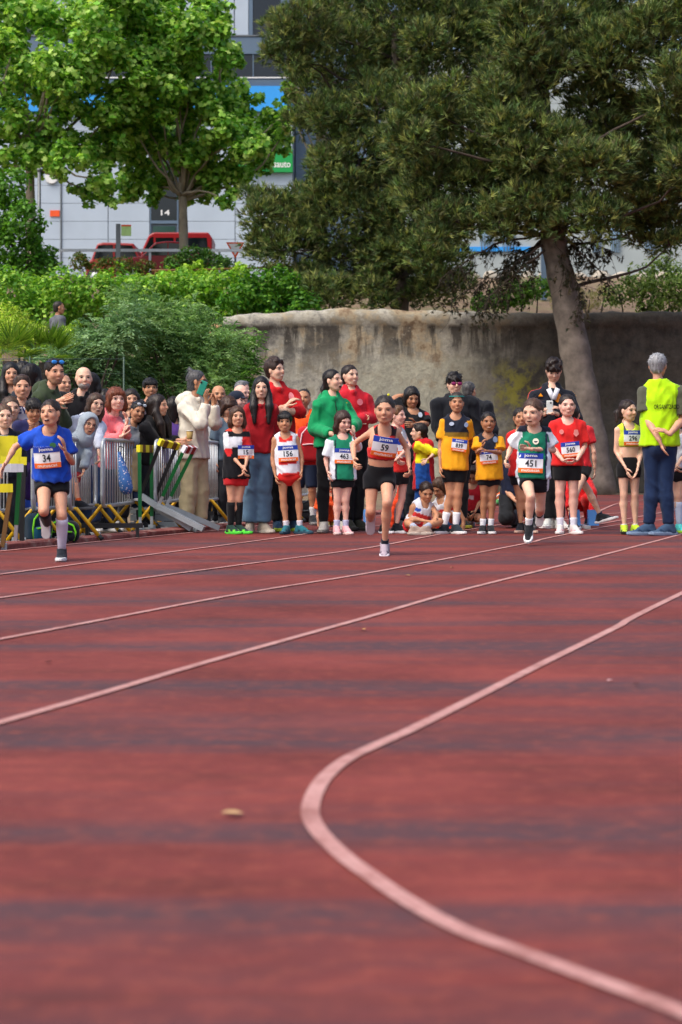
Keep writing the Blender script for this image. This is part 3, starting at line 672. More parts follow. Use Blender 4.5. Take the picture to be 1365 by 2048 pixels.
# ============================================================ ROADSIDE THINGS
def vehicle(name, label, px0, px1, py_top, Y, hgt, flip, prof, wins, mat, group):
    """side-on vehicle; prof and wins are outlines in unit length / height"""
    x0, x1 = gx(px0, Y), gx(px1, Y); L = x1-x0; z0 = CAMH+(HOR-py_top)*Y/FPX-hgt
    t = empty(name, ((x0+x1)/2, Y, z0)); tag(t, label, 'car', group); W = 1.65
    def tr(p): return [(((1-u) if flip else u)*L-L/2, v*hgt) for u, v in p]
    def prism(p, y0, y1, inset=0):
        q = tr(p); q = q[::-1] if flip else q; return G().prism(q, y0, y1)
    o = prism(prof, -W/2, W/2).build('body', mat, t, False)
    bv = o.modifiers.new('bevel', 'BEVEL'); bv.width = .06; bv.segments = 2; bv.limit_method = 'ANGLE'
    for s in (-1, 1):
        for w in wins: prism(w, s*(W/2+.004)-.006, s*(W/2+.004)+.006).build('window', M['glass_dark'], t)
    for u in (.18, .8):
        for s in (-1, 1):
            xx = ((1-u) if flip else u)*L-L/2; wh = G().tube([(xx, s*(W/2-.18), .32), (xx, s*(W/2+.02), .32)], .32, 18).build('wheel', M['dark_rubber'], t, True)
            G().tube([(xx, s*(W/2+.005), .32), (xx, s*(W/2+.03), .32)], .19, 12).build('rim', M['steel'], wh, True)
    return t
RED = M['red_paint']
car_prof = [(0,.18),(.02,.5),(.12,.6),(.27,.64),(.42,.96),(.55,1),(.72,.97),(.9,.68),(.98,.62),(1,.3),(.99,.18)]
car_win = [[(.31,.66),(.43,.92),(.55,.95),(.55,.66)], [(.565,.66),(.565,.95),(.71,.92),(.84,.68)]]
vehicle('parked_car', 'red saloon car parked in front of the red van', 235, 425, 487, 63, 1.45, False, car_prof, car_win, plain('dark_red_paint', '#86161f', .25, 0, .05), 'red vehicles parked along the road')
van_prof = [(0,.16),(.0,.48),(.06,.58),(.18,.95),(.24,1),(.95,1),(1,.9),(1,.2),(.98,.16)]
van_win = [[(.1,.6),(.2,.9),(.24,.92),(.24,.6)], [(.27,.6),(.27,.9),(.5,.9),(.5,.6)], [(.53,.6),(.53,.9),(.93,.9),(.95,.6)]]
vehicle('parked_van', 'red van with dark side windows beside the plane tree trunk', 275, 428, 470, 68, 2.0, False, van_prof, van_win, RED, 'red vehicles parked along the road')
hat_prof = [(0,.16),(.0,.5),(.1,.62),(.2,.97),(.3,1),(.85,.98),(.97,.6),(1,.3),(.99,.16)]
hat_win = [[(.14,.63),(.23,.93),(.48,.94),(.48,.63)], [(.52,.63),(.52,.94),(.82,.92),(.92,.63)]]
vehicle('parked_car', 'small red hatchback behind the notice board post', 178, 290, 490, 66, 1.55, False, hat_prof, hat_win, plain('bright_red_paint', '#9a2a2c', .3, 0, .05), 'red vehicles parked along the road')
# road behind the hedge, with a guard rail
V = np.array([[-60, 60.6, 6.72], [60, 60.6, 6.72], [60, 72.5, 6.72], [-60, 72.5, 6.72]]); m = plain('asphalt', '#4a4b4d', .9, 0, .15, 3, .3)
tag(mesh_from('road', V, [[0, 1, 2, 3]], m, smooth=False), kind='structure')
gr = empty('guard_rail', (gx(300, 58.5), 58.5, 6.6)); tag(gr, 'grey metal guard rail in front of the parked red vehicles', 'rail')
G().bar((-9, 0, .78), (9, 0, .78), .05, .09).build('rail', M['steel'], gr); 
for k in range(-4, 5): G().bar((k*2.2, .06, 0), (k*2.2, .06, .8), .07, .07, (0, 1, 0)).build('post', M['steel'], gr)
pr = empty('pipe_rail', (gx(400, 50), 50, float(terrain(gx(400, 50), 50)))); tag(pr, 'rusty pipe rail running above the hedge', 'rail')
zt = CAMH+(HOR-541)*50/FPX-pr.location[2]; G().tube([(-1.3, 0, zt), (0, 0, zt+.02), (2.6, 0, zt+.1)], .03, 6).build('pipe', M['brown_band'], pr, True)
for xx in (-1.2, 1.0, 2.5): G().tube([(xx, 0, -.05), (xx, 0, zt)], .025, 6).build('post', M['brown_band'], pr, True)
# give-way sign
Y = 60.0; c = at(471, 495, Y); t = empty('road_sign', (c[0], Y, 6.5)); tag(t, 'white triangular give-way sign with red border on a post', 'sign')
zc = c[2]-6.5; s = .3
G().prism([(-s, zc+.17), (0, zc-.36), (s, zc+.17)], -.01, .01).build('sign_plate', M['orange_paint'], t)
G().prism([(-s*.72, zc+.12), (0, zc-.24), (s*.72, zc+.12)], -.016, -.012).build('sign_face', M['white_paint'], t)
G().tube([(0, .04, 0), (0, .04, zc+.15)], .035, 8).build('post', M['pole'], t, True)
# notice board on a thick post
Y = 57.0; c = at(237, 448, Y); t = empty('notice_post', (c[0], Y, 6.4)); tag(t, 'grey wooden post with a small pale green notice board', 'sign')
G().bar((0, 0, 0), (0, 0, c[2]-6.4), .13, .13, (0, 1, 0)).build('post', M['pole'], t)
b0 = at(243, 472, Y)-np.array(t.location); b1 = at(263, 453, Y)-np.array(t.location)
G().box((b0[0], -.03, b0[2]), (b1[0], 0, b1[2])).build('board', plain('pale_green_board', '#b7dc8a', .6), t); G().box((b0[0], -.035, b1[2]), (b1[0], .005, b1[2]+.05)).build('board_cap', M['orange_paint'], t)
# lamp post by the left plane tree
Y = 54; t = empty('grey_pole', (gx(79, Y), Y, float(terrain(gx(79, Y), Y)))); tag(t, 'slim grey pole next to the left plane tree trunk', 'pole'); hp_ = 3.8
G().tube([(0, 0, 0), (0, 0, hp_)], [.06, .05], 10).build('post', M['pole'], t, True); G().tube([(0, 0, hp_), (0, 0, hp_+.08)], .065, 10).build('cap', M['pole'], t, True)
# pale concrete post beyond the wall, right behind the pine twigs
Y = 56; t = empty('concrete_post', (gx(1088, Y), Y, float(terrain(gx(1088, Y), Y)))); tag(t, 'slim blue grey post beyond the wall, left of the pine trunk', 'post')
G().bar((0, 0, 0), (0, 0, 3.4), .16, .16, (0, 1, 0)).build('shaft', M['panel2'], t); G().box((-.1, -.1, 3.4), (.1, .1, 3.46)).build('cap', M['pole'], t)
# wire fence on the terrace edge behind the spectators
fy = 24.6; zt = CAMH+(HOR-718)*fy/FPX
t = empty('wire_fence', (gx(60, fy), fy, 0)); tag(t, 'thin green wire fence behind the leftmost spectators', 'fence')
M['fence_green'] = plain('fence_green', '#42584a', .6)
for k in range(5): G().tube([((k-3)*1.25, 0, 0), ((k-3)*1.25, 0, zt+.03)], .011, 8).build('post', M['fence_green'], t, True)
G().tube([(-3.75, 0, zt), (1.25, 0, zt)], .006, 6).build('top_rail', M['fence_green'], t, True)
for k in range(10): G().bar((-3.75, 0, .15+k*(zt-.15)/10), (1.25, 0, .15+k*(zt-.15)/10), .004, .004).build('wire', M['fence_green'], t)
# ============================================================ PEOPLE: builder
def grid_sdf(prims, vox, pad=.03):
    lo = np.min([p['lo'] for p in prims if not p.get('sub')], 0)-pad; hi = np.max([p['hi'] for p in prims if not p.get('sub')], 0)+pad
    n = np.ceil((hi-lo)/vox).astype(int)+1; f = np.full(n, .5, np.float32)
    ax = [lo[i]+vox*np.arange(n[i]) for i in range(3)]
    for p in prims:
        k = p['k']; m = k+2.5*vox
        a = np.clip(np.floor((p['lo']-m-lo)/vox).astype(int), 0, n-1); b = np.clip(np.ceil((p['hi']+m-lo)/vox).astype(int)+1, 1, n)
        if np.any(b <= a): continue
        X = ax[0][a[0]:b[0], None, None]; Y = ax[1][None, a[1]:b[1], None]; Z = ax[2][None, None, a[2]:b[2]]
        d = p['f'](X, Y, Z).astype(np.float32); s = f[a[0]:b[0], a[1]:b[1], a[2]:b[2]]
        if p.get('sub'):
            d = -d; h = np.maximum(k-np.abs(s-d), 0)/k; s[...] = np.maximum(s, d)+h*h*k*.25
        else:
            h = np.maximum(k-np.abs(s-d), 0)/k; s[...] = np.minimum(s, d)-h*h*k*.25
    return f, lo
_ED = [((0,0,0),(1,0,0)),((0,1,0),(1,1,0)),((0,0,1),(1,0,1)),((0,1,1),(1,1,1)),((0,0,0),(0,1,0)),((1,0,0),(1,1,0)),((0,0,1),(0,1,1)),((1,0,1),(1,1,1)),((0,0,0),(0,0,1)),((1,0,0),(1,0,1)),((0,1,0),(0,1,1)),((1,1,0),(1,1,1))]
def snets(f, lo, vox, sm=1):
    s = f < 0; c = np.zeros(np.array(f.shape)-1, np.int8)
    for i in (0, 1):
        for j in (0, 1):
            for k in (0, 1): c += s[i:s.shape[0]-1+i, j:s.shape[1]-1+j, k:s.shape[2]-1+k]
    act = (c > 0) & (c < 8); ijk = np.argwhere(act); idx = np.full(c.shape, -1, np.int32); idx[act] = np.arange(len(ijk))
    acc = np.zeros((len(ijk), 3)); cnt = np.zeros(len(ijk))
    for a, b in _ED:
        fa = f[ijk[:, 0]+a[0], ijk[:, 1]+a[1], ijk[:, 2]+a[2]]; fb = f[ijk[:, 0]+b[0], ijk[:, 1]+b[1], ijk[:, 2]+b[2]]
        m = (fa < 0) != (fb < 0); t = np.where(m, fa/np.where(m, fa-fb, 1), 0)
        for q in range(3): acc[:, q] += m*(a[q]+t*(b[q]-a[q]))
        cnt += m
    V = lo+vox*(ijk+acc/cnt[:, None]); F = []
    m = s[:-1, 1:-1, 1:-1] != s[1:, 1:-1, 1:-1]; e = np.argwhere(m)+[0, 1, 1]; i, j, k = e.T
    q = np.stack([idx[i, j-1, k-1], idx[i, j, k-1], idx[i, j, k], idx[i, j-1, k]], 1); fl = ~s[i, j, k]; q[fl] = q[fl][:, ::-1]; F.append(q)
    m = s[1:-1, :-1, 1:-1] != s[1:-1, 1:, 1:-1]; e = np.argwhere(m)+[1, 0, 1]; i, j, k = e.T
    q = np.stack([idx[i-1, j, k-1], idx[i-1, j, k], idx[i, j, k], idx[i, j, k-1]], 1); fl = ~s[i, j, k]; q[fl] = q[fl][:, ::-1]; F.append(q)
    m = s[1:-1, 1:-1, :-1] != s[1:-1, 1:-1, 1:]; e = np.argwhere(m)+[1, 1, 0]; i, j, k = e.T
    q = np.stack([idx[i-1, j-1, k], idx[i, j-1, k], idx[i, j, k], idx[i-1, j, k]], 1); fl = ~s[i, j, k]; q[fl] = q[fl][:, ::-1]; F.append(q)
    F = np.concatenate(F); F = F[(F >= 0).all(1)]
    for _ in range(sm): V = lap(V, F, .5)
    return V, F
def lap(V, F, w):
    a = np.concatenate([F[:, i] for i in range(4)]*2); b = np.concatenate([F[:, (i+1) % 4] for i in range(4)]+[F[:, (i+3) % 4] for i in range(4)])
    n = len(V); cnt = np.bincount(a, minlength=n)+1e-9
    av = np.stack([np.bincount(a, V[b, q], n)/cnt for q in range(3)], 1); ok = cnt > .5
    return np.where(ok[:, None], V*(1-w)+av*w, V)
def vnorm(V, F):
    n = np.cross(V[F[:, 2]]-V[F[:, 0]], V[F[:, 3]]-V[F[:, 1]]); k = len(V); a = F.ravel(); m = np.repeat(n, 4, 0)
    v = np.stack([np.bincount(a, m[:, q], k) for q in range(3)], 1); return v/(np.linalg.norm(v, axis=1)[:, None]+1e-12)
def bbox(ps, r): ps = np.array(ps); return ps.min(0)-r, ps.max(0)+r
def cone(a, b, ra, rb, k=.02, n=None, fl=1.0, cut=None, sub=False, cut0=None):
    """tapered round limb; n, fl flatten it along n; cut: flat end at b (and at a with cut0)"""
    a = np.asarray(a, float); b = np.asarray(b, float); ab = b-a; L2 = ab@ab+1e-9; lo, hi = bbox([a, b], max(ra, rb))
    u = ab/math.sqrt(L2)
    def f(X, Y, Z):
        x, y, z = X-a[0], Y-a[1], Z-a[2]; t = np.clip((x*ab[0]+y*ab[1]+z*ab[2])/L2, 0, 1)
        qx, qy, qz = x-t*ab[0], y-t*ab[1], z-t*ab[2]
        if n is not None:
            e = (qx*n[0]+qy*n[1]+qz*n[2])*(1/fl-1); qx, qy, qz = qx+e*n[0], qy+e*n[1], qz+e*n[2]
        d = np.sqrt(qx*qx+qy*qy+qz*qz)-(ra+(rb-ra)*t)
        if n is not None: d = d*(.5+.5*fl)
        if cut is not None: d = np.maximum(d, (x-ab[0])*u[0]+(y-ab[1])*u[1]+(z-ab[2])*u[2])
        if cut0 is not None: d = np.maximum(d, -(x*u[0]+y*u[1]+z*u[2]))
        return d
    return dict(f=f, lo=lo, hi=hi, k=k, sub=sub)
def ell(c, r, k=.02, Rm=None, sub=False):
    c = np.asarray(c, float); r = np.asarray(r, float); Rm = np.eye(3) if Rm is None else Rm; ext = np.abs(Rm.T)@r if Rm is not None else r
    def f(X, Y, Z):
        x, y, z = X-c[0], Y-c[1], Z-c[2]
        p = [Rm[i, 0]*x+Rm[i, 1]*y+Rm[i, 2]*z for i in range(3)]
        k0 = np.sqrt(sum((p[i]/r[i])**2 for i in range(3))); k1 = np.sqrt(sum((p[i]/r[i]**2)**2 for i in range(3)))+1e-9
        return k0*(k0-1)/k1
    return dict(f=f, lo=c-ext, hi=c+ext, k=k, sub=sub)

def vnoise(P, seed=0.):
    i = np.floor(P); f = P-i; f = f*f*(3-2*f); out = 0
    for a in (0, 1):
        for b in (0, 1):
            for c in (0, 1):
                h = np.sin((i[:, 0]+a)*127.1+(i[:, 1]+b)*311.7+(i[:, 2]+c)*74.7+seed*17.3)*43758.5453; h = h-np.floor(h)
                out = out+h*(f[:, 0] if a else 1-f[:, 0])*(f[:, 1] if b else 1-f[:, 1])*(f[:, 2] if c else 1-f[:, 2])
    return out
def folds(P, seed):
    n = vnoise(P, seed); r = 1-np.abs(2*n-1); m = vnoise(P*2.1+5, seed+3); return (r*r-.4)+.45*(m-.5)
# ---- head and hair templates, in units of head height: x to the picture right, y out of the face, z up
def tmpl(prims, vox, sm=1): f, lo = grid_sdf(prims, vox, .06); return snets(f, lo, vox, sm)
def head_prims():
    P = [ell((0,-.07,.15), (.34,.42,.36), .06), ell((0,.10,-.10), (.285,.27,.36), .1), ell((0,.205,-.375), (.15,.13,.10), .1)]
    for s in (-1, 1):
        P += [ell((s*.15,.23,-.12), (.13,.13,.13), .08), cone((s*.05,.34,.115), (s*.20,.29,.115), .05, .05, .05), ell((s*.342,-.02,-.03), (.045,.09,.13), .03), cone((s*.215,.0,-.22), (s*.12,.19,-.365), .1, .09, .08)]
        P += [ell((s*.15,.43,.032), (.10,.105,.058), .04, sub=True)]
    P += [cone((0,.36,.07), (0,.445,-.085), .035, .06, .03), ell((0,.41,-.115), (.08,.06,.042), .025), ell((0,.355,-.245), (.11,.05,.025), .025), ell((0,.35,-.29), (.09,.05,.028), .025)]
    P += [cone((0,-.1,-.25), (0,-.16,-.62), .19, .18, .08)]
    return P
HEAD = tmpl(head_prims(), .041)
HV = HEAD[0]
def hair_cap(puff=.0, front=.30, low=-.25, side=0.0, nape=-.42):
    P = [ell((0,-.09,.165), (.366+puff,.438+puff,.392+puff*1.2), .03)]
    P += [cone((0,-.16,.05), (0,-.22,nape+.2), .33, .27, .05)]
    P += [ell((0,.42,front-.535), (.30+side,.37,.50), .05, sub=True), ell((0,.25,-.45), (.38,.28,.42), .05, sub=True)]
    P += [ell((-.36,.02,-.16), (.12,.13,.17), .05, sub=True), ell((.36,.02,-.16), (.12,.13,.17), .05, sub=True)]
    return P
def hair_style(st):
    if st == 'tied': P = hair_cap(.0, .34)+[ell((0,-.55,.12), (.11,.1,.12), .08)]
    elif st == 'pony': P = hair_cap(.0, .34)+[cone((0,-.50,.16), (0,-.66,.05), .09, .12, .06), cone((0,-.66,.05), (.03,-.64,-.45), .13, .07, .06)]
    elif st == 'sidepony': P = hair_cap(.0, .33)+[cone((0,-.5,.1), (-.25,-.5,-.1), .09, .12, .06), cone((-.25,-.5,-.1), (-.34,-.4,-.55), .13, .07, .06)]
    elif st == 'lowpony': P = hair_cap(.0, .33)+[cone((0,-.48,-.05), (-.06,-.55,-.3), .1, .13, .06), cone((-.06,-.55,-.3), (-.12,-.48,-.75), .13, .08, .06)]
    elif st == 'long':
        P = hair_cap(.02, .33)
        for s in (-1, 1): P += [cone((s*.28,.05,.2), (s*.36,.04,-.3), .13, .15, .08), cone((s*.35,.0,-.3), (s*.38,.28,-.85), .19, .21, .08), cone((s*.38,.28,-.85), (s*.34,.45,-1.6), .21, .09, .06)]
        P += [cone((0,-.32,.1), (0,-.32,-1.1), .34, .22, .1)]
    elif st == 'mid':
        P = hair_cap(.03, .32)
        for s in (-1, 1): P += [cone((s*.29,.02,.2), (s*.37,-.02,-.3), .13, .15, .08), cone((s*.37,-.02,-.3), (s*.34,-.05,-.72), .14, .09, .08)]
        P += [cone((0,-.3,.1), (0,-.3,-.65), .33, .26, .1)]
    elif st == 'bob':
        P = hair_cap(.04, .27)
        for s in (-1, 1): P += [cone((s*.28,.1,.22), (s*.36,.02,-.25), .14, .15, .08), cone((s*.36,.02,-.25), (s*.3,.0,-.5), .13, .08, .08)]
        P += [cone((0,-.28,.1), (0,-.3,-.45), .34, .27, .1), cone((-.2,.26,.3), (.22,.28,.3), .1, .1, .08)]
    elif st == 'curly':
        P = hair_cap(.03, .33, nape=-.3); r2 = random.Random(5)
        for _ in range(26):
            a = r2.uniform(0, 6.28); e = r2.uniform(.25, 1.5); P.append(ell((.34*math.cos(a)*math.cos(e), -.04+.40*math.sin(a)*math.cos(e), .24+.34*math.sin(e)), (.1,.1,.085), .03))
    elif st == 'fringe':
        P = hair_cap(.03, .32, nape=-.35)+[cone((-.24,.25,.30), (.24,.25,.30), .12, .12, .06), cone((-.2,.33,.22), (.2,.33,.22), .07, .07, .05)]
    elif st == 'mop':
        P = hair_cap(.04, .30, nape=-.3)
        r2 = random.Random(9)
        for _ in range(22):
            a = r2.uniform(0, 6.28); e = r2.uniform(.1, 1.4); P.append(ell((.36*math.cos(a)*math.cos(e), -.02+.42*math.sin(a)*math.cos(e), .22+.36*math.sin(e)), (.1,.1,.1), .04))
        P += [ell((-.1,.36,.2), (.16,.09,.13), .05), ell((.13,.36,.2), (.14,.09,.12), .05)]
    elif st == 'buzz': P = [dict(p) for p in hair_cap(-.018, .36, nape=-.32)]
    elif st == 'crop': P = hair_cap(.012, .36, nape=-.3)+[cone((-.18,.16,.42), (.18,.16,.42), .1, .1, .08)]
    elif st == 'bald': P = [ell((0,-.09,.08), (.357,.425,.26), .03), ell((0,.1,.28), (.5,.45,.30), .05, sub=True), ell((0,.42,-.2), (.34,.42,.5), .05, sub=True), ell((0,.25,-.45), (.38,.28,.42), .05, sub=True)]+[ell((s*.36,.02,-.16), (.12,.13,.17), .05, sub=True) for s in (-1, 1)]
    elif st == 'topknot': P = hair_cap(.0, .36)+[ell((0,-.34,.52), (.13,.13,.12), .04), cone((0,-.34,.55), (-.05,-.42,.72), .07, .03, .04)]
    elif st == 'hood':
        P = [ell((0,-.06,.12), (.48,.54,.52), .05), cone((0,-.05,-.1), (0,-.08,-.72), .45, .50, .1), ell((0,.47,-.06), (.36,.37,.47), .05, sub=True)]
    elif st == 'cap':
        P = [ell((0,-.08,.22), (.40,.47,.36), .03), ell((0,.45,.16), (.26,.24,.04), .04), ell((0,0,-.35), (.6,.7,.42), .02, sub=True)]
    elif st == 'beard': P = [ell((0,.14,-.30), (.265,.26,.22), .04), ell((0,.40,-.19), (.13,.03,.03), .02), ell((0,.43,-.1), (.17,.2,.16), .03, sub=True), ell((0,.42,-.265), (.075,.12,.025), .01, sub=True)]
    return P
_HS = {}
def hair(st):
    if st not in _HS:
        V, F = tmpl(hair_style(st), .056)
        if st not in ('hood', 'cap', 'beard', 'buzz', 'bald'):
            a = np.arctan2(V[:, 0], V[:, 1]+.1); m_ = np.clip((np.maximum(-V[:, 1]+.1, V[:, 2]-.3))*4, 0, 1)[:, None]; V = V*(1+m_*(.02*np.sin(a*19+V[:, 2]*5)[:, None]+.016*np.sin(a*37-V[:, 2]*11+V[:, 1]*7)[:, None]))
        _HS[st] = (V, F)
    return _HS[st]
def uv_ball(c, r, nu=10, nv=6):
    V = [(0, 0, 1)]; F = []
    for j in range(1, nv):
        for i in range(nu): a, t = 2*math.pi*i/nu, math.pi*j/nv; V.append((math.sin(t)*math.cos(a), math.sin(t)*math.sin(a), math.cos(t)))
    V.append((0, 0, -1)); n = len(V)-1
    for i in range(nu):
        F.append([0, 1+i, 1+(i+1) % nu]); F.append([n, n-nu+(i+1) % nu, n-nu+i])
        for j in range(nv-2): b = 1+j*nu; F.append([b+i, b+nu+i, b+nu+(i+1) % nu, b+(i+1) % nu])
    return np.array(V)*np.array(r)+np.array(c), F
EYE = {}
for s in (-1, 1):
    V, F = uv_ball((0, 0, 0), (1, 1, 1), 12, 8); EYE[s] = (V*np.array([.066,.04,.027])+np.array([s*.15,.322,.03]), F, V)
# ---- shoe template: unit foot length, toe along +y, sole at z = 0, ankle above the origin
SHOE = tmpl([cone((0,-.14,.12), (0,.3,.10), .145, .125, .06, np.array([0,0,1.]), .8), cone((0,.3,.10), (0,.62,.085), .14, .115, .06, np.array([0,0,1.]), .62), cone((0,-.1,.1), (0,-.03,.36), .14, .155, .08, cut=1), cone((0,.0,.3), (0,.3,.16), .12, .12, .08), dict(ell((0,.2,-.5), (1,1.5,.535), .01), sub=True)], .06)
def sole_mesh():
    out = [(0,-.31),(.09,-.28),(.14,-.18),(.135,.05),(.155,.3),(.16,.48),(.12,.66),(.05,.745),(-.03,.75),(-.11,.68),(-.155,.5),(-.15,.3),(-.125,.05),(-.14,-.18),(-.09,-.28)]
    n = len(out); V = []
    for z, s in ((0, .96), (.035, 1.03), (.10, 1.02), (.115, .9)):
        for x, y in out: V.append((x*s, .22+(y-.22)*s, z+(.05*max(0, y-.45) if z == 0 else .03*max(0, y-.45))))
    F = [list(range(n))[::-1]]
    for j in range(3):
        for i in range(n): F.append([j*n+i, j*n+(i+1) % n, (j+1)*n+(i+1) % n, (j+1)*n+i])
    F.append([3*n+i for i in range(n)]); return np.array(V), [f[::-1] for f in F]
SOLE = sole_mesh()
def rot3(yaw, pitch=0, roll=0):
    """columns: lateral (picture right), face direction, up; yaw 0 faces the camera, + turns to the picture right"""
    y, p, r = R(yaw), R(pitch), R(roll)
    Lx = np.array([math.cos(y), math.sin(y), 0]); Fy = np.array([math.sin(y), -math.cos(y), 0]); U = np.array([0, 0, 1.])
    F2 = Fy*math.cos(p)+U*math.sin(p); U2 = U*math.cos(p)-Fy*math.sin(p)
    L3 = Lx*math.cos(r)-U2*math.sin(r); U3 = U2*math.cos(r)+Lx*math.sin(r)
    return np.stack([L3, F2, U3], 1)
SKIN = {'fair': '#e4b89e', 'mid': '#d5a183', 'tan': '#c18c6a', 'dark': '#a87656', 'pink': '#e6b5a2'}

def person(label, Y, hd, H, top, bottom, hair_s, hair_c, skin='mid', hh=None, yaw=0, hyaw=None, hpitch=0, hroll=0, J=None, fat=1.0,
           shoes=('#1c1f24', '#e6e6e6'), socks=None, foot=(None, None), fpitch=(0, 0), air=(False, False), vox=.0115, bib=None, group=None,
           decals=(), mouth='#a3655a', mopen=0, hands=(None, None), curl=(.5, .5), lean=None, beard=None, extras=None, over=None, base_z=0.0, eyes=True, hoodup=None, headw=1.0, brow=None):
    J = dict(J or {}); kid = H < 1.5; hh = (hh or (.212 if kid else .232))*.945
    if hyaw is None: hyaw = yaw
    S = np.array([math.cos(R(yaw)), math.sin(R(yaw)), 0]); Fw = np.array([math.sin(R(yaw)), -math.cos(R(yaw)), 0]); UP = np.array([0, 0, 1.])
    def P(j, dflt, par=None):
        if j in J:
            v = J[j]; y = (Y+v[2]) if len(v) > 2 else (par[1] if par is not None else dflt[1]); return at(v[0], v[1], y)
        return np.array(dflt, float)
    hc = at(hd[0], hd[1], Y+(hd[2] if len(hd) > 2 else 0)); HR = rot3(hyaw, hpitch, hroll)
    nk = P('nk', hc-UP*.66*hh-HR[:, 1]*.06*hh)
    pv = P('pv', nk-UP*.315*H)
    U = nrm(nk-pv); T = np.linalg.norm(nk-pv); Sx = nrm(S-U*(S@U)); Fb = np.cross(U, Sx)*1.0
    if Fb@Fw < 0: Fb = -Fb
    sw = .104*H*(1 if kid else 1.06)
    sh = {}; el = {}; wr = {}; hp = {}; kn = {}; an = {}
    AZ = .048*H+.018
    for s, c in ((-1, 'L'), (1, 'R')):
        sh[s] = P('s'+c, nk+Sx*s*sw-U*.035*H); sh[s][1] = (nk+Sx*s*sw)[1] if ('s'+c in J and len(J['s'+c]) < 3) else sh[s][1]
        if 's'+c in J: sh[s] = sh[s]-U*(.016 if top['kind'] in ('hoodie', 'jacket') else .007)*H-Sx*((sh[s]-nk)@Sx)*(.12 if top['kind'] in ('hoodie', 'jacket') else .06)
        el[s] = P('e'+c, sh[s]+Sx*s*.03*H-U*.165*H-Fb*.01, sh[s]); wr[s] = P('w'+c, el[s]-UP*.135*H+Fb*.03, el[s])
        hp[s] = pv+Sx*s*.045*H-U*.02*H
        an[s] = P('a'+c, np.array([*(hp[s]+Sx*s*.01*H)[:2], base_z+AZ]), hp[s])
        if not air[(s+1)//2]: an[s][2] = base_z+AZ
        kn[s] = P('k'+c, (hp[s]*.47+an[s]*.53)+Fw*.02*H, (hp[s]+an[s])/2)
    headw = headw*(.95+.09*((len(label)*7) % 11)/10)
    root = empty('person', (pv[0], pv[1], base_z)); tag(root, label, 'person', group); o0 = np.array(root.location)
    b = fat; r = lambda x: x*H*b; ak = 1.0 if kid else 1.2
    sc = lin(SKIN.get(skin, skin))
    # ---------------- body
    B = []
    def torso(g, lo=0.0, extra=0.0):
        return [cone(pv+U*lo*T, pv+U*.34*T, r(.072)+g+extra, r(.068)+g+extra*.6, .04, Fb, .70), cone(pv+U*.34*T, pv+U*.70*T, r(.068)+g+extra*.6, r(.077)+g, .04, Fb, .68), cone(pv+U*.70*T, pv+U*.91*T, r(.079)+g, r(.054)+g, .04, Fb, .66)]
    B += torso(0.0)
    for s in (-1, 1):
        B += [cone(nk-U*.014*H, sh[s]-Sx*s*.005*H, r(.022), r(.026)*ak, .03), cone(sh[s], el[s], r(.0225)*ak, r(.0175)*ak, .02), cone(el[s], el[s]*.65+wr[s]*.35, r(.0175)*ak, r(.0185)*ak, .015), cone(el[s]*.65+wr[s]*.35, wr[s], r(.0185)*ak, r(.0125)*ak, .015)]
        q = kn[s]*.7+an[s]*.3-nrm(np.cross(Sx, kn[s]-an[s]+1e-6))*0
        back = -Fw*.008*H
        B += [cone(hp[s], kn[s], r(.045), r(.0275), .03), cone(kn[s]+Fw*.004*H, q+back, r(.027), r(.0295), .02), cone(q+back, an[s], r(.0295), r(.0165), .02)]
    nbase = hc-HR[:, 2]*.30*hh-HR[:, 1]*.10*hh
    B += [cone(nk-U*.03*H, nbase, .205*hh*(1 if b < 1.1 else b*.97)*(1 if kid else 1.1), .19*hh, .025)]
    hand_tubes = G()
    for s in (-1, 1):
        i = (s+1)//2; hdv = hands[i]; fa = nrm(wr[s]-el[s]); hdv = fa if hdv is None else nrm(np.array([hdv[0], hdv[1], hdv[2]], float)); Lh = .105*H
        # palm normal: turned towards the body
        pn = -Sx*s*.8+Fb*.0+UP*.05; pn = pn-hdv*(pn@hdv)
        if np.linalg.norm(pn) < .2: pn = Fb-hdv*(Fb@hdv)
        pn = nrm(pn); wd = nrm(np.cross(hdv, pn))
        if wd@Fb < 0: wd = -wd
        B.append(cone(wr[s], wr[s]+hdv*.45*Lh, r(.0135)*ak, .0185*H, .012, pn, .5))
        cu = curl[i]
        for k, (lat, ln) in enumerate(((.030, .46), (.011, .52), (-.009, .49), (-.028, .38))):
            p0 = wr[s]+hdv*.42*Lh+wd*lat*H*.5; d1 = nrm(hdv+pn*cu*.7+wd*lat*2.5); d2 = nrm(hdv*(1-cu)+pn*(cu*1.6)); p1 = p0+d1*ln*Lh*.55; p2 = p1+d2*ln*Lh*.3; p3 = p2+nrm(d2+pn*cu)*ln*Lh*.2
            fr = .0050*H/1.4+.0018; hand_tubes.tube([p0-d1*.01, p1, p2, p3], [fr*1.15, fr*1.05, fr*.9, fr*.6], 6)
        p0 = wr[s]+hdv*.12*Lh+wd*.016*H; d1 = nrm(hdv*.7+wd*.75+pn*.3); p1 = p0+d1*.28*Lh; p2 = p1+nrm(hdv+wd*.2+pn*.4)*.24*Lh; fr = .0058*H/1.4+.0022
        hand_tubes.tube([p0, p1, p2], [fr*1.3, fr*1.1, fr*.65], 6)
    f, lo = grid_sdf(B, vox*1.45); Vb, Fbq = snets(f, lo, vox*1.45)
    HVw = (HV*np.array([headw, 1, 1])*hh)@HR.T+hc; n0 = len(Vb); n1 = n0+len(HVw)
    Vall = np.concatenate([Vb, HVw, np.array(hand_tubes.V)]); d4 = [f_ for f_ in hand_tubes.F]
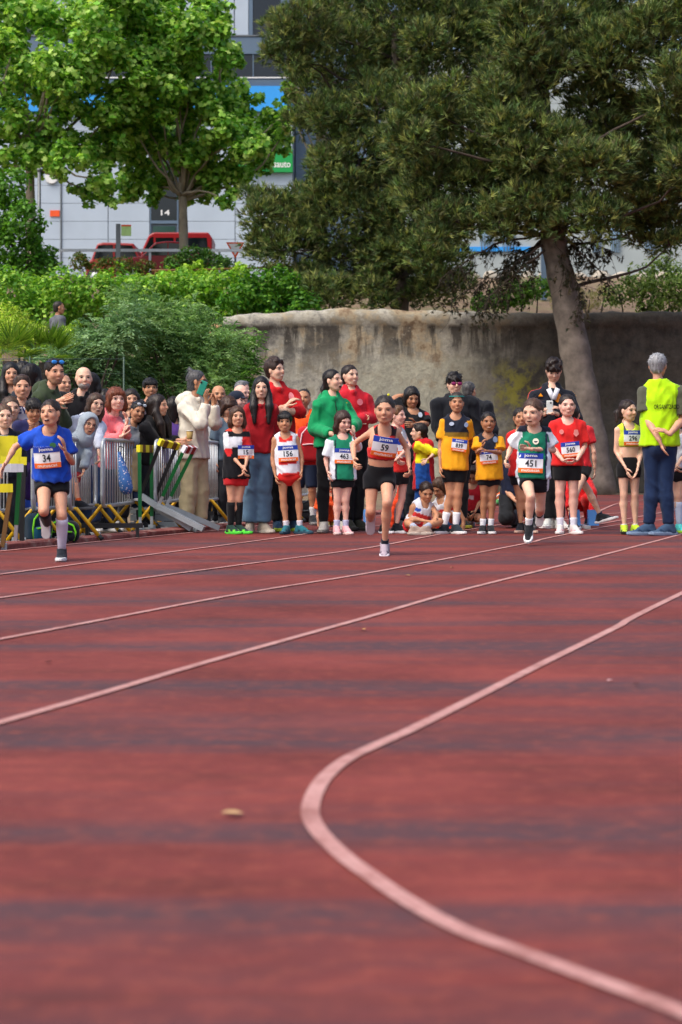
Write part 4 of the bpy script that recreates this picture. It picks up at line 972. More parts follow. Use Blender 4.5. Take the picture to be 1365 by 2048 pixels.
    Fall = [Fbq, HEAD[1]+n0]; q4 = np.array([f_ for f_ in d4 if len(f_) == 4])+n1; q6 = np.array([f_ for f_ in d4 if len(f_) == 6])+n1; Fall += [q4, q6]
    cols = np.tile(sc, (len(Vall), 1))
    hz_ = HV[:, 2]; che = np.exp(-((np.abs(HV[:, 0])-.17)**2+(HV[:, 2]+.13)**2)/.012)*(HV[:, 1] > .1); cols[n0:n1] = sc*(1-.25*che[:, None]*np.array([.1, .55, .5]))
    if beard == 'stubble':
        bm = np.clip((-.16-HV[:, 2])*8, 0, 1)*(HV[:, 1] > -.05); cols[n0:n1] = cols[n0:n1]*(1-.42*bm[:, None])
    knee = np.zeros(len(Vb))
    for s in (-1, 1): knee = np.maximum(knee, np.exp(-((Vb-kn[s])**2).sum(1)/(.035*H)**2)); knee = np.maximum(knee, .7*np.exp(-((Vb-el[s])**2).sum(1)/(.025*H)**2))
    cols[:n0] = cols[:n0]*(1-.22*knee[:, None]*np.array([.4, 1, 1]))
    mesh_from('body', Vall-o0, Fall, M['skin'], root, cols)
    # ---------------- face
    def hw(V): return (V*np.array([headw, 1, 1])*hh)@HR.T+hc-o0
    if eyes:
        for s in (-1, 1):
            V, F, u = EYE[s]; c = np.where((u[:, 0]**2+u[:, 2]**2*.2 < .42)[:, None], lin('#1e120c'), lin('#b9aaa2'))
            mesh_from('eye', hw(V), F, M['gloss'], root, c)
            bc = lin(brow or hair_c)*.9
            g = G().tube([(s*.065,.385,.105), (s*.15,.372,.13), (s*.235,.312,.105)], [.006,.010,.005], 6); mesh_from('eyebrow', hw(np.array(g.V)), g.F, M['hair'], root, bc)
            g = G().tube([(s*.085,.352,.045), (s*.15,.358,.06), (s*.215,.325,.043)], [.005,.009,.005], 5); mesh_from('eyelashes', hw(np.array(g.V)), g.F, M['hair'], root, lin('#1a120e'))
        V, F = uv_ball((0,.372,-.265-mopen*.04), (.10,.035,.020+mopen*.05), 10, 6); cm = np.tile(lin(mouth), (len(V), 1))
        if mopen: cm = np.where((np.abs((V[:, 2]+.265+mopen*.04)/(.026+mopen*.05)) < .6)[:, None], lin('#3a1512'), lin(mouth))
        if mopen == -1: pass
        mesh_from('mouth', hw(V), F, M['gloss'], root, cm)
    if beard and beard != 'stubble': V, F = hair('beard'); mesh_from('beard', hw(V), F, M['hair'], root, lin(beard))
    if hair_s: V, F = hair(hair_s); mesh_from({'hood': 'hood', 'cap': 'cap'}.get(hair_s, 'hair'), hw(V), F, M['cloth' if hair_s in ('hood', 'cap') else 'hair'], root, lin(hair_c) if hair_s in ('hood', 'cap') else lin(hair_c)*np.exp(.25*np.sin(V[:, :1]*40+V[:, 2:]*7)+.15*np.sin(V[:, 1:2]*55)))
    if hair_s and hair_s not in ('hood', 'cap', 'bald'):
        V, F = hair(hair_s); nv_ = vnorm(V, F); q = rng.choice(len(V), 260); p = V[q]+nv_[q]*.008; fl_ = np.array([0, -.55, -1.]) if hair_s not in ('curly', 'mop', 'crop', 'fringe', 'buzz') else np.array([0, .6, -.2])
        t_ = fl_-nv_[q]*(nv_[q]@fl_)[:, None]+rng.normal(0, .28, (260, 3)); t_ /= np.linalg.norm(t_, axis=1)[:, None]; sd_ = np.cross(t_, nv_[q]); L_ = rng.uniform(.1, .3, 260)[:, None]*(.45 if hair_s in ('crop', 'buzz', 'curly') else 1)
        W_ = np.stack([p-sd_*.013, p+sd_*.013, p+t_*L_+nv_[q]*rng.uniform(-.01, .05, (260, 1))], 1).reshape(-1, 3)
        cs_ = np.repeat(lin(hair_c)*np.exp(rng.normal(.1, .35, (260, 1))), 3, 0); tag(mesh_from('hair_strands', hw(W_), np.arange(780).reshape(-1, 3), M['hair'], root, np.clip(cs_, 0, 1), smooth=False), kind='stuff')
    # ---------------- top
    shirtV = None
    for top in ([top, over] if over else [top]):
      tk = top['kind']; g = top.get('g', .012)
      if tk:
          tp = []; hem = top.get('hem', -.02); loose = top.get('loose', .012); sl = top.get('sleeve', .55)
          hp_ = pv+U*hem*T
          tp += [cone(pv+U*.70*T, pv+U*.91*T, r(.079)+g, r(.054)+g, .03, Fb, .68), cone(pv+U*.36*T, pv+U*.70*T, r(.074)+g+loose*.6, r(.080)+g, .03, Fb, .70)]
          if hem < .36: tp += [cone(pv+U*.36*T, hp_, r(.074)+g+loose*.6, r(.081 if hem < .2 else .075)+g+loose, .03, Fb, .72, cut=1)]
          if top.get('crop'): tp = [cone(pv+U*.70*T, pv+U*.91*T, r(.079)+g, r(.052)+g, .03, Fb, .68), cone(pv+U*.70*T, pv+U*top['crop']*T, r(.079)+g, r(.0735)+g, .03, Fb, .69, cut=1)]
          gs = top.get('gs', g+.006)
          for s in (-1, 1):
              if sl <= 0:
                  tp += [cone(nk-U*.014*H, sh[s]-Sx*s*.005*H, r(.022)+g, r(.025)+g, .03), dict(ell(sh[s]+Sx*s*.026*H-U*.020*H, (.036*H*b, .2*H, .068*H), .008, np.stack([Sx, Fb, U])), sub=True)]
              else:
                  tp += [cone(nk-U*.012*H, sh[s], r(.022)+g, r(.0265)*ak+g, .03)]
                  if sl <= 1: tp += [cone(sh[s], sh[s]+(el[s]-sh[s])*sl, r(.0245)*ak+g, r(.0235)*ak+gs+.004, .02, cut=1)]
                  else:
                      tp += [cone(sh[s], el[s], r(.0245)*ak+g+.003, r(.0205)*ak+gs, .02), cone(el[s], el[s]+(wr[s]-el[s])*(sl-1), r(.0205)*ak+gs, r(.0145)*ak+gs*.8, .02, cut=1)]
          if tk in ('hoodie', 'jacket'):
              for a in range(7):
                  th = math.pi*(.5+a/6)*1.0; ca, sa = math.cos(th), math.sin(th)
                  q = nk+Sx*.052*H*sa*(-1)*1.0+Fb*.035*H*ca*(-1)*0
              for s in (-1, 1):
                  tp += [cone(nk-Fb*.038*H+U*.02*H, nk+Sx*s*.036*H-Fb*.005*H+U*.014*H, .024*H, .018*H, .015), cone(nk+Sx*s*.036*H-Fb*.005*H+U*.014*H, nk+Fb*.046*H-U*.018*H, .018*H, .014*H, .015)]
              tp += [dict(cone(nk+U*.004*H+Fb*.025*H, nk+U*.1*H+Fb*.03*H, .18*hh, .24*hh, .012), sub=True)]
              if tk == 'hoodie' and not hoodup: tp += [ell(nk-Fb*.062*H-U*.02*H, (.06*H, .04*H, .055*H), .03)]
          else:
              nr = top.get('neck', (.205 if tk == 'tank' else .25)*hh+.010); tp += [dict(cone(nk-U*(.012 if tk == 'tank' else .0)*H+Fb*(.022 if tk == 'tank' else .015)*H, nk+U*.12*H+Fb*.01*H, nr, nr*(1.05 if tk == 'tank' else 1.12), .01), sub=True)]
          if top.get('vest'):
              for s in (-1, 1): tp += [dict(ell(sh[s]+Sx*s*.035*H-U*.03*H, (.045*H, .2*H, .085*H), .01), sub=True)]
          f, lo = grid_sdf(tp, vox); V, F = snets(f, lo, vox); shirtV = V
          rel = V-pv; u = rel@Sx/H; v = rel@U/T; w = rel@Fb/H
          da = np.full(len(V), 9.); ta = np.zeros(len(V))
          for s in (-1, 1):
              ab = el[s]-sh[s]; t = np.clip((V-sh[s])@ab/(ab@ab), 0, 1); dd = np.linalg.norm(V-sh[s]-t[:, None]*ab, axis=1); ta = np.where(dd < da, (V-sh[s])@ab/(ab@ab), ta); da = np.minimum(da, dd)
          arm = (da < (.025*H*b+g+.016)) & ((np.abs(u) > .075*b) | (ta > .35)) & (ta > -.15)
          wr_ = 1+0*u; ph = rng.uniform(0, 6)
          nrmv = rel-U*(rel@U)[:, None]; nrmv /= np.linalg.norm(nrmv, axis=1)[:, None]+1e-9
          amp = top.get('wr', .0045)*(3.0 if tk in ('hoodie', 'jacket') else 2.3); nv_ = vnorm(V, F)
          fa_ = folds(np.stack([u*20+v*1.5, w*18, v*4.5-np.abs(u)*16], 1), ph); fb_ = folds(np.stack([u*26, w*26, v*9+u*6], 1)+ta[:, None]*np.array([0, 0, 3.]), ph+7)
          disp = amp*np.where(arm, fb_, fa_*np.clip(1.2-v*.55, .3, 1)+.35*fb_)
          V2 = V+nv_*disp[:, None]
          col = top['col']
          C = col(u, v, w, arm, ta) if callable(col) else np.tile(lin(col), (len(V), 1))
          to = mesh_from(top.get('name', {'hoodie': 'hoodie', 'jacket': 'jacket', 'tank': 'running_top', 'tee': 'shirt', 'polo': 'shirt', 'vest': 'vest'}[tk]), V2-o0, F, M['cloth'], root, C); shirtV = V2
    # ---------------- bottom
    bk = bottom['kind']
    if bk:
        g = bottom.get('g', .010); bp_ = []; ln = bottom.get('len', .35); wst = bottom.get('waist', .22); lw = bottom.get('w', 0.0)
        bp_ += [cone(pv-U*.02*H, pv+U*wst*T, r(.073)+g, r(.069)+g, .03, Fb, .76, cut=1), ell(pv-Fb*.028*H-U*.015*H, (.066*H*b+g, .05*H*b+g, .06*H), .03, np.stack([Sx, Fb, U]))]
        for s in (-1, 1):
            if bk == 'shorts':
                e = hp[s]+(kn[s]-hp[s])*ln; bp_ += [cone(hp[s], e, r(.047)+g, r(.047-.016*ln)+g+lw+.002, .02, cut=1)]
            else:
                e = kn[s]+(an[s]-kn[s])*bottom.get('to', .97); bp_ += [cone(hp[s], kn[s], r(.047)+g, r(.0315)+g+lw*.6, .02), cone(kn[s], kn[s]*.7+an[s]*.3-Fw*.006*H, r(.0315)+g+lw*.6, r(.0325)+g+lw*.7, .02), cone(kn[s]*.7+an[s]*.3-Fw*.006*H, e, r(.0325)+g+lw*.7, r(.0225)+g+lw, .02, cut=1)]
        vb_ = vox*(1.4 if bk != 'shorts' else 1.15); f, lo = grid_sdf(bp_, vb_); V, F = snets(f, lo, vb_)
        if bk != 'shorts':
            q_ = rng.uniform(0, 60); kd_ = np.minimum(np.linalg.norm(V-kn[1], axis=1), np.linalg.norm(V-kn[-1], axis=1)); V = V+vnorm(V, F)*((.009+.008*np.exp(-(kd_/.1)**2))*folds(np.stack([V[:, 0]*13, V[:, 1]*13, V[:, 2]*11+V[:, 0]*9], 1), q_))[:, None]
        rel = V-pv; u = rel@Sx/H; v = rel@U/T
        C = bottom['col'](u, v, rel@Fb/H) if callable(bottom['col']) else np.tile(lin(bottom['col']), (len(V), 1))
        mesh_from('shorts' if bk == 'shorts' else bottom.get('name', 'trousers'), V-o0, F, M['cloth'], root, C)
    # ---------------- socks and shoes
    for s in (-1, 1):
        i = (s+1)//2; fy = foot[i]; fy = yaw+s*14 if fy is None else fy; FR = rot3(fy, -fpitch[i]); Lf = (.158*H+.034)
        shin = nrm(kn[s]-an[s])
        if socks:
            sk = socks if not isinstance(socks[0], tuple) else socks[i]
            L = np.linalg.norm(kn[s]-an[s])*sk[1]; q = kn[s]*.7+an[s]*.3-Fw*.008*H; pts = []; rad = []
            for t in np.linspace(0, 1, 7):
                d = t*L/np.linalg.norm(kn[s]-an[s]); p = an[s]+(q-an[s])*min(d/.7, 1) if d < .7 else q+(kn[s]-q)*(d-.7)/.3
                pts.append(p-o0); rad.append(r(.0165+(.0295-.0165)*min(d/.7, 1))+.006)
            pts[0] = pts[0]-shin*.02; gg = G().tube(pts, rad, 12); mesh_from('sock', np.array(gg.V), gg.F, M['cloth'], root, lin(sk[0]))
        if shoes:
            sp = shoes if isinstance(shoes[0], str) else shoes[i]; org = an[s]-FR[:, 2]*AZ*.98
            V = (SHOE[0]*Lf)@FR.T+org; c = np.tile(lin(sp[0]), (len(V), 1)); zz = SHOE[0]
            if len(sp) > 2:
                c = np.where(((np.sin(zz[:, 1]*22) > .35) & (np.abs(zz[:, 0]) > .06) & (zz[:, 2] < .2))[:, None], lin(sp[2]), c)
            so = mesh_from('shoe', V-o0, SHOE[1], M['cloth'], root, c)
            mesh_from('sole', (SOLE[0]*Lf)@FR.T+org-o0, SOLE[1], M['print'], so, lin(sp[1]), smooth=False)
    # ---------------- things printed on or pinned to the top
    def project(cx_, cy_, w, h, roll=0, nu=9, nv=7, back=False, off=.009):
        dr = -Fb if back else Fb; A = nrm(np.cross(dr, UP))
        if A[0] < 0: A = -A
        Bv = nrm(np.cross(A, dr)); Bv = Bv if Bv[2] > 0 else -Bv
        c, s_ = math.cos(R(roll)), math.sin(R(roll)); A, Bv = A*c+Bv*s_, Bv*c-A*s_
        C0 = at(cx_, cy_, Y); ray = nrm(C0-np.array([0, 0, CAMH]))
        # slide the centre along the line of sight to the depth of the chest
        ch = pv+U*.6*T; C0 = C0-ray*(((C0-ch)@dr)/(ray@dr)) if abs(ray@dr) > .3 else C0
        rel = shirtV-C0; a = rel@A; bb = rel@Bv; dn = rel@dr; ok = (np.abs(a) < w*.75+.03) & (np.abs(bb) < h*.75+.03) & (dn > -.02)
        a, bb, dn = a[ok], bb[ok], dn[ok]; gu = np.linspace(-w/2, w/2, nu); gv = np.linspace(-h/2, h/2, nv); D = np.zeros((nv, nu))
        for jv in range(nv):
            for iu in range(nu):
                m_ = (np.abs(a-gu[iu]) < .03) & (np.abs(bb-gv[jv]) < .03); D[jv, iu] = dn[m_].max() if m_.any() else np.nan
        md = np.nanmax(D) if np.isfinite(D).any() else .05; D = np.where(np.isfinite(D), D, md-.03)
        Ds = D.copy()
        for _ in range(2):
            Pd = np.pad(Ds, 1, mode='edge'); Ds = np.maximum((Pd[:-2, 1:-1]+Pd[2:, 1:-1]+Pd[1:-1, :-2]+Pd[1:-1, 2:]+4*Ds)/8, Ds-.004)
        def place(X, Z, lift):
            fx = np.clip((X+w/2)/w*(nu-1), 0, nu-1.001); fz = np.clip((Z+h/2)/h*(nv-1), 0, nv-1.001); i0 = fx.astype(int); j0 = fz.astype(int); tx = fx-i0; tz = fz-j0
            d = Ds[j0, i0]*(1-tx)*(1-tz)+Ds[j0, i0+1]*tx*(1-tz)+Ds[j0+1, i0]*(1-tx)*tz+Ds[j0+1, i0+1]*tx*tz
            return C0+X[:, None]*A+Z[:, None]*Bv+(d+off+lift)[:, None]*dr
        return place
    def sheet(name, place, x0, x1, z0, z1, lift, colr, parent, th=.002, nu=9, nv=4):
        gu, gv = np.meshgrid(np.linspace(x0, x1, nu), np.linspace(z0, z1, nv)); Vf = place(gu.ravel(), gv.ravel(), lift); Vk = place(gu.ravel(), gv.ravel(), lift-th)
        id_ = np.arange(nu*nv).reshape(nv, nu); Fq = np.stack([id_[:-1, :-1], id_[:-1, 1:], id_[1:, 1:], id_[1:, :-1]], -1).reshape(-1, 4)
        rim = np.concatenate([id_[0], id_[1:, -1], id_[-1, -2::-1], id_[-2:0:-1, 0]]); r2 = np.roll(rim, -1); n_ = nu*nv
        return mesh_from(name, np.concatenate([Vf, Vk])-o0, np.concatenate([Fq, Fq[:, ::-1]+n_, np.stack([rim, rim+n_, r2+n_, r2], 1)]), M['print'], parent, lin(colr), smooth=False)
    def words(body, place, cx_, cz_, w, h, lift, colr, parent, name='lettering'):
        V, F, d = text_mesh(body); X = cx_+V[:, 0]*w/d[0]; Z = cz_+V[:, 1]*h/d[1]
        return mesh_from(name, place(X, Z, np.full(len(X), lift))-o0, F, M['print'], parent, lin(colr), smooth=False)
    if bib and shirtV is not None:
        (bx0, by0, bw, roll, num) = bib; bh = bw*.80; pl = project(bx0, by0, bw, bh, roll)
        bo = sheet('race_bib', pl, -bw/2, bw/2, -bh/2, bh/2, 0, '#e9eef2', root)
        sheet('header_strip', pl, -bw/2, bw/2, bh*.22, bh/2, .0015, '#2b48b0', bo); sheet('footer_strip', pl, -bw/2, bw/2, -bh/2, -bh*.26, .0015, '#f2722e', bo)
        words('joma', pl, 0, bh*.36, bw*.55, bh*.19, .0035, '#f2f4f6', bo); words(num, pl, 0, -bh*.02, bw*(.3 if len(num) < 3 else .46), bh*.34, .003, '#20242c', bo, 'number'); words('mutuacat', pl, 0, -bh*.38, bw*.74, bh*.13, .0035, '#fbeee4', bo)
    for d_ in decals:
        kind, dx_, dy_, w, h, colr = d_[:6]; back = d_[7] if len(d_) > 7 else False; pl = project(dx_, dy_, max(w, .05), max(h, .05), 0, back=back)
        if kind == 'text': words(d_[6], pl, 0, 0, w, h, .001, colr, root)
        else:
            n_ = 16 if kind == 'disc' else (3 if kind == 'tri' else (5 if kind == 'shield' else 4)); a0 = {'disc': 0, 'tri': math.pi/2, 'shield': -math.pi/2, 'sq': math.pi/4}[kind]
            X = np.array([w/2*math.cos(a0+2*math.pi*k/n_) for k in range(n_)]); Z = np.array([h/2*math.sin(a0+2*math.pi*k/n_) for k in range(n_)])
            mesh_from('emblem', pl(X, Z, np.full(n_, .001))-o0, [list(range(n_))], M['print'], root, lin(colr), smooth=False)
    ctx = dict(root=root, o0=o0, hc=hc, HR=HR, hh=hh, hw=hw, pv=pv, nk=nk, U=U, Sx=Sx, Fb=Fb, wr=wr, el=el, sh=sh, H=H, T=T)
    if extras: extras(ctx)
    return ctx

def glasses(ctx, lens, frame, up=0.0, back=0.0, big=1.0):
    g = G()
    for s in (-1, 1): g.tube([(s*.28,.34+back,.04+up), (s*.35,.05+back,.05+up)], .012, 5)
    g.tube([(-.05,.43+back,.05+up), (.05,.43+back,.05+up)], .014, 5)
    fr = mesh_from('sunglasses', ctx['hw'](np.array(g.V)), g.F, M['gloss'], ctx['root'], lin(frame))
    for s in (-1, 1):
        V, F = uv_ball((s*.155,.405+back,.03+up), (.115*big,.035,.075*big), 12, 6); mesh_from('lens', ctx['hw'](V), F, M['gloss'], fr, lin(lens))
def thin_glasses(ctx):
    o = None
    for s in (-1, 1):
        pts = [(s*.155+.105*math.cos(a), .43-.03*abs(math.cos(a)), .02+.085*math.sin(a)) for a in np.linspace(0, 2*math.pi, 13)]
        g = G().tube(pts, .009, 4)
        if o is None: o = mesh_from('glasses', ctx['hw'](np.array(g.V)), g.F, M['gloss'], ctx['root'], lin('#3a2a2a'))
        else: mesh_from('rim', ctx['hw'](np.array(g.V)), g.F, M['gloss'], o, lin('#3a2a2a'))
# ============================================================ PEOPLE: who stands where
def sel(base, *rules):
    """colour function of a top: later rules (mask function, colour) paint over the base colour"""
    def f(u, v, w, arm, ta):
        C = np.tile(lin(base), (len(u), 1))
        for mk, c in rules: C = np.where(mk(u, v, w, arm, ta)[:, None], lin(c), C)
        return C
    return f
def lw(px, py, y): return at(px, py, y)
RUN = 'girls sprinting towards the camera'; LINE = 'children waiting on the start line'; STAFF = 'grown-ups around the start line'; SPEC = 'spectators behind the barriers'
BLK = dict(kind='shorts', col='#14161b', len=.33, g=.011)
# ---- three runners
person('girl in blue T-shirt running at the left, bib 34', 13.74, (101, 827, -.1), 1.34, dict(kind='tee', col=sel('#1c4fc4', (lambda u, v, w, a, t: v < -9, '#ffffff')), sleeve=.72, hem=.02, g=.016, loose=.03, gs=.03, wr=.006), BLK,
       'tied', '#2e211b', 'mid', hh=.205, yaw=-4, hyaw=-14, hpitch=3, hroll=-4, mopen=.5, group=RUN, bib=(100, 907, .2, 4, '34'),
       J=dict(nk=(101,858,-.05), pv=(104,960,.06), sL=(77,866,.0), sR=(128,867,.02), eL=(31,893,.05), wL=(12,927,-.02), eR=(145,925,.02), wR=(131,903,-.2), kL=(88,1022,-.22), aL=(96,1052,.14), kR=(124,1033,-.05), aR=(124,1099,.02)),
       air=(True, False), fpitch=(-70, 0), foot=(-5, 4), hands=(None, (-.15, -.2, 1)), curl=(.3, .35), socks=(('#20222a', .95), ('#c9c6da', .95)), shoes=('#1d232c', '#dfe3e6', '#2c3a48'), decals=[('disc', 112, 883, .05, .04, '#3f7a52')])
person('girl in red crop top running in the middle, bib 59', 14.6, (770, 820, -.12), 1.36, dict(kind='tank', col=sel('#d92a28', (lambda u, v, w, a, t: v < .41, '#8c1a22'), (lambda u, v, w, a, t: (v > .72) & (np.abs(u) > .066), '#221a20'), (lambda u, v, w, a, t: (v > .9) & (w > 0), '#2a1a1e')), sleeve=0, crop=.37, g=.012, wr=.001), dict(kind='shorts', col='#121419', len=.36, g=.009, waist=.24),
       'tied', '#2b2320', 'mid', hh=.222, yaw=4, hyaw=-6, hpitch=-7, group=RUN, bib=(768, 887, .2, -9, '59'), mouth='#9c4f46',
       J=dict(nk=(769,858,-.06), pv=(760,950,.06), sL=(745,860,.0), sR=(796,862,.0), eL=(706,889,.12), wL=(709,922,-.1), eR=(814,896,.08), wR=(819,934,-.05), kL=(742,1022,.02), aL=(741,1044,.36), kR=(775,1006,-.16), aR=(770,1077,.0)),
       air=(True, False), fpitch=(-60, 10), foot=(0, -4), curl=(.8, .95), socks=('#1b2030', .12), shoes=('#a99aa6', '#cfc6cf', '#5a4a5c'),
       extras=lambda c: mesh_from('hair_tie', c['hw'](uv_ball((.14, -.05, .56), (.05, .05, .05))[0]), uv_ball((0, 0, 0), (1, 1, 1))[1], M['print'], c['root'], lin('#e2e21e')))
person('girl in green and white polo running at the right, bib 451', 16.4, (1066, 825, -.12), 1.40, dict(kind='polo', col=sel('#157a5e', (lambda u, v, w, a, t: (u > .080) & (v < .7), '#d9e2ee'), (lambda u, v, w, a, t: (u < -.092) & (v < .7), '#d9e2ee'), (lambda u, v, w, a, t: (u > .070) & (u < .082), '#1b2246'), (lambda u, v, w, a, t: a, '#e4ebf3'), (lambda u, v, w, a, t: (v > .93), '#14182a')), sleeve=.75, hem=-.05, g=.016, loose=.03, gs=.03, wr=.007),
       dict(kind='shorts', col=lambda u, v, w: np.where((np.abs(u) > .088)[:, None], lin('#dfe6ee'), lin('#14171f')), len=.36, g=.014), 'lowpony', '#4a3325', 'fair', hh=.243, yaw=-6, hyaw=-30, hpitch=-10, mopen=.3, group=RUN, bib=(1062, 926, .215, -2, '451'),
       J=dict(nk=(1069,857,-.06), pv=(1067,952), sL=(1044,862,-.05), sR=(1092,864,-.02), eL=(1022,896,.05), wL=(1014,917,-.05), eR=(1108,901,.0), wR=(1064,898,-.24), kL=(1062,994,-.28), aL=(1058,1050,-.2), kR=(1082,1018,.05), aR=(1078,1032,.42)),
       air=(True, True), fpitch=(28, -75), foot=(-10, 0), hands=(None, (-1, -.1, .15)), curl=(.8, .5), socks=(('#e4e6ea', .25), ('#20242c', .3)), shoes=('#15181d', '#e8e8e8', '#3a3f46'), decals=[('disc', 1072, 883, .055, .055, '#e8e4d0'), ('disc', 1072, 883, .032, .022, '#1b2246')])
# ---- start line, left to right
Y0 = 18.75
person('girl in black, white and red jersey with black knee socks, leftmost on the start line', Y0, (475, 834), 1.33, dict(kind='tee', col=sel('#14151b', (lambda u, v, w, a, t: (v > .58) & (v < .82) & (u < .03), '#e3e6ee'), (lambda u, v, w, a, t: (v > .58) & (v < .82) & (u >= .03), '#d42a2a'), (lambda u, v, w, a, t: a & (u < 0), '#e9ecf2'), (lambda u, v, w, a, t: a & (u < 0) & (t > .66), '#d8282a'), (lambda u, v, w, a, t: (v > .95), '#e0402c')), sleeve=.8, hem=-.13, g=.015, loose=.022, gs=.022),
       dict(kind='shorts', col='#cf2a30', len=.40, g=.016), 'mid', '#4a3021', 'mid', yaw=14, hyaw=14, group=LINE, bib=(489, 904, .17, 0, '15'),
       J=dict(nk=(474,858), pv=(473,946), sL=(457,868), sR=(492,868), eL=(463,910,-.02), wL=(484,934,-.16), eR=(496,908,0), wR=(491,934,-.16), kL=(463,1000), kR=(478,1000), aL=(462,1047), aR=(478,1047)), hands=((.35, -.25, -1), (-.3, -.2, -1)),
       foot=(40, 50), socks=('#15161a', .93), shoes=('#1e3a34', '#58e04a', '#7ee04c'))
person('young woman with long black hair in dark red hoodie and blue jeans', 19.05, (523, 777), 1.66, dict(kind='hoodie', col='#a3141f', sleeve=1.95, hem=.02, g=.016, loose=.02, gs=.02), dict(kind='trousers', col='#5f7f9a', w=.03, g=.014, name='jeans'),
       'long', '#16100f', 'fair', hh=.235, yaw=0, hyaw=4, group=STAFF, J=dict(nk=(522,806), pv=(519,908), sL=(497,815), sR=(549,815), eL=(488,862,.08), wL=(492,905,.12), eR=(556,862,.08), wR=(552,905,.12), kL=(505,978), kR=(527,978), aL=(500,1050), aR=(527,1050)), shoes=('#b9ab98', '#d8d0c0'), foot=(-5, 30))
person('tall curly-haired young man in red hoodie with crossed arms', 19.45, (551, 741), 1.82, dict(kind='hoodie', col='#c4161f', sleeve=1.35, hem=.0, g=.016, loose=.02, gs=.02), dict(kind='trousers', col='#17181b', w=.012, g=.012),
       'curly', '#33231c', 'fair', hh=.248, yaw=24, hyaw=55, hpitch=4, mouth='#d9c4bc', group=STAFF, J=dict(nk=(553,774), pv=(562,893), sL=(532,787), sR=(590,787), eL=(531,828,.05), wL=(572,813,-.15), eR=(601,824,-.02), wR=(556,822,-.24), kL=(552,975), kR=(578,975), aL=(556,1052), aR=(590,1050)), hands=((.55, .1, .6), (-1, .2, .1)), curl=(.5, .4), shoes=('#22405e', '#b8d840'), foot=(10, 30), decals=[('disc', 575, 795, .06, .1, '#e58a90')])
person('boy in white and red striped running top, bib 156', Y0, (570, 845), 1.27, dict(kind='tank', col=sel('#e6e8f0', (lambda u, v, w, a, t: (v > .80) & (v < .95) & (np.abs(u) < .055), '#dc2f2c'), (lambda u, v, w, a, t: (v > .22) & (v < .34) & (np.abs(u) < .07), '#dc2a2a'), (lambda u, v, w, a, t: (v < .0) & (np.abs(u) < .085), '#e0302c')), sleeve=0, hem=-.08, g=.014, loose=.016), dict(kind='shorts', col='#de2b28', len=.2, g=.016),
       'fringe', '#15110f', 'tan', yaw=4, hyaw=2, group=LINE, bib=(576, 907, .2, 3, '156'), J=dict(nk=(571,868), pv=(577,946), sL=(548,878), sR=(595,876), eL=(545,918), wL=(551,951,-.05), eR=(604,913), wR=(604,942,-.04), kL=(567,998), kR=(598,996), aL=(573,1044), aR=(600,1044)), foot=(-14, 50), socks=('#e2e0ea', .2), shoes=('#246a78', '#2f4a5a', '#123a48'))
person('woman in green hoodie shouting, hand on the shoulder of the yawning girl', 19.1, (667, 762), 1.76, dict(kind='hoodie', col='#12935a', sleeve=1.93, hem=-.04, g=.016, loose=.03, gs=.024), dict(kind='trousers', col='#121317', w=.0, g=.007, name='leggings'),
       'lowpony', '#17110f', 'fair', hh=.238, yaw=22, hyaw=55, hpitch=6, mopen=1, group=STAFF, J=dict(nk=(663,792), pv=(664,890), sL=(637,806), sR=(691,806), eL=(629,858,-.02), wL=(664,868,-.32), eR=(710,848,-.05), wR=(706,856,-.3), kL=(647,972), kR=(678,972), aL=(648,1040), aR=(682,1046)), hands=((.75, -.2, -.65), (.1, -.2, -.9)), curl=(.25, .6), shoes=('#cfcabf', '#8f8d88'), foot=(-8, 20), decals=[('disc', 691, 812, .05, .05, '#0d5a36'), ('sq', 687, 806, .03, .015, '#c8c83c')],
       extras=lambda c: mesh_from('drawstring', *(lambda g: (np.array(g.V), g.F))(G().tube([c['nk']+c['Fb']*.10-c['U']*.05+c['Sx']*k-c['o0'] for k in (.0,)]+[c['nk']+c['Fb']*.15-c['U']*.17-c['o0'], c['nk']+c['Fb']*.16-c['U']*.3-c['Sx']*.02-c['o0']], .005, 5)), M['print'], c['root'], lin('#0a2a1c')))
person('yawning girl in green and white shirt with pink shoes, bib 463', 18.6, (687, 844), 1.28, dict(kind='tee', col=sel('#17805f', (lambda u, v, w, a, t: (u < -.066) & (v < .75), '#d9dfea'), (lambda u, v, w, a, t: a, '#dfe5ee'), (lambda u, v, w, a, t: (u > .08) & (v < .3), '#dfe5ee'), (lambda u, v, w, a, t: (u < -.056) & (u > -.068) & (v < .9), '#10182e')), sleeve=.85, hem=-.1, g=.015, loose=.028, gs=.024), dict(kind='shorts', col='#12141a', len=.4, g=.012),
       'mid', '#3a251e', 'pink', yaw=8, hyaw=30, hpitch=-14, mopen=1.1, group=LINE, bib=(686, 912, .19, -2, '463'), J=dict(nk=(685,871), pv=(686,952), sL=(660,884), sR=(707,882), eL=(652,918), wL=(655,941,-.05), eR=(718,897,-.08), wR=(708,874,-.2), kL=(675,1000), kR=(692,1000), aL=(674,1044), aR=(692,1044)), hands=((.25, -.2, -1), (-.3, -.1, 1)), curl=(.3, .9), foot=(4, 20), socks=('#b9bcd8', .25), shoes=('#e0a8ae', '#e6ccc8', '#d88f98'))
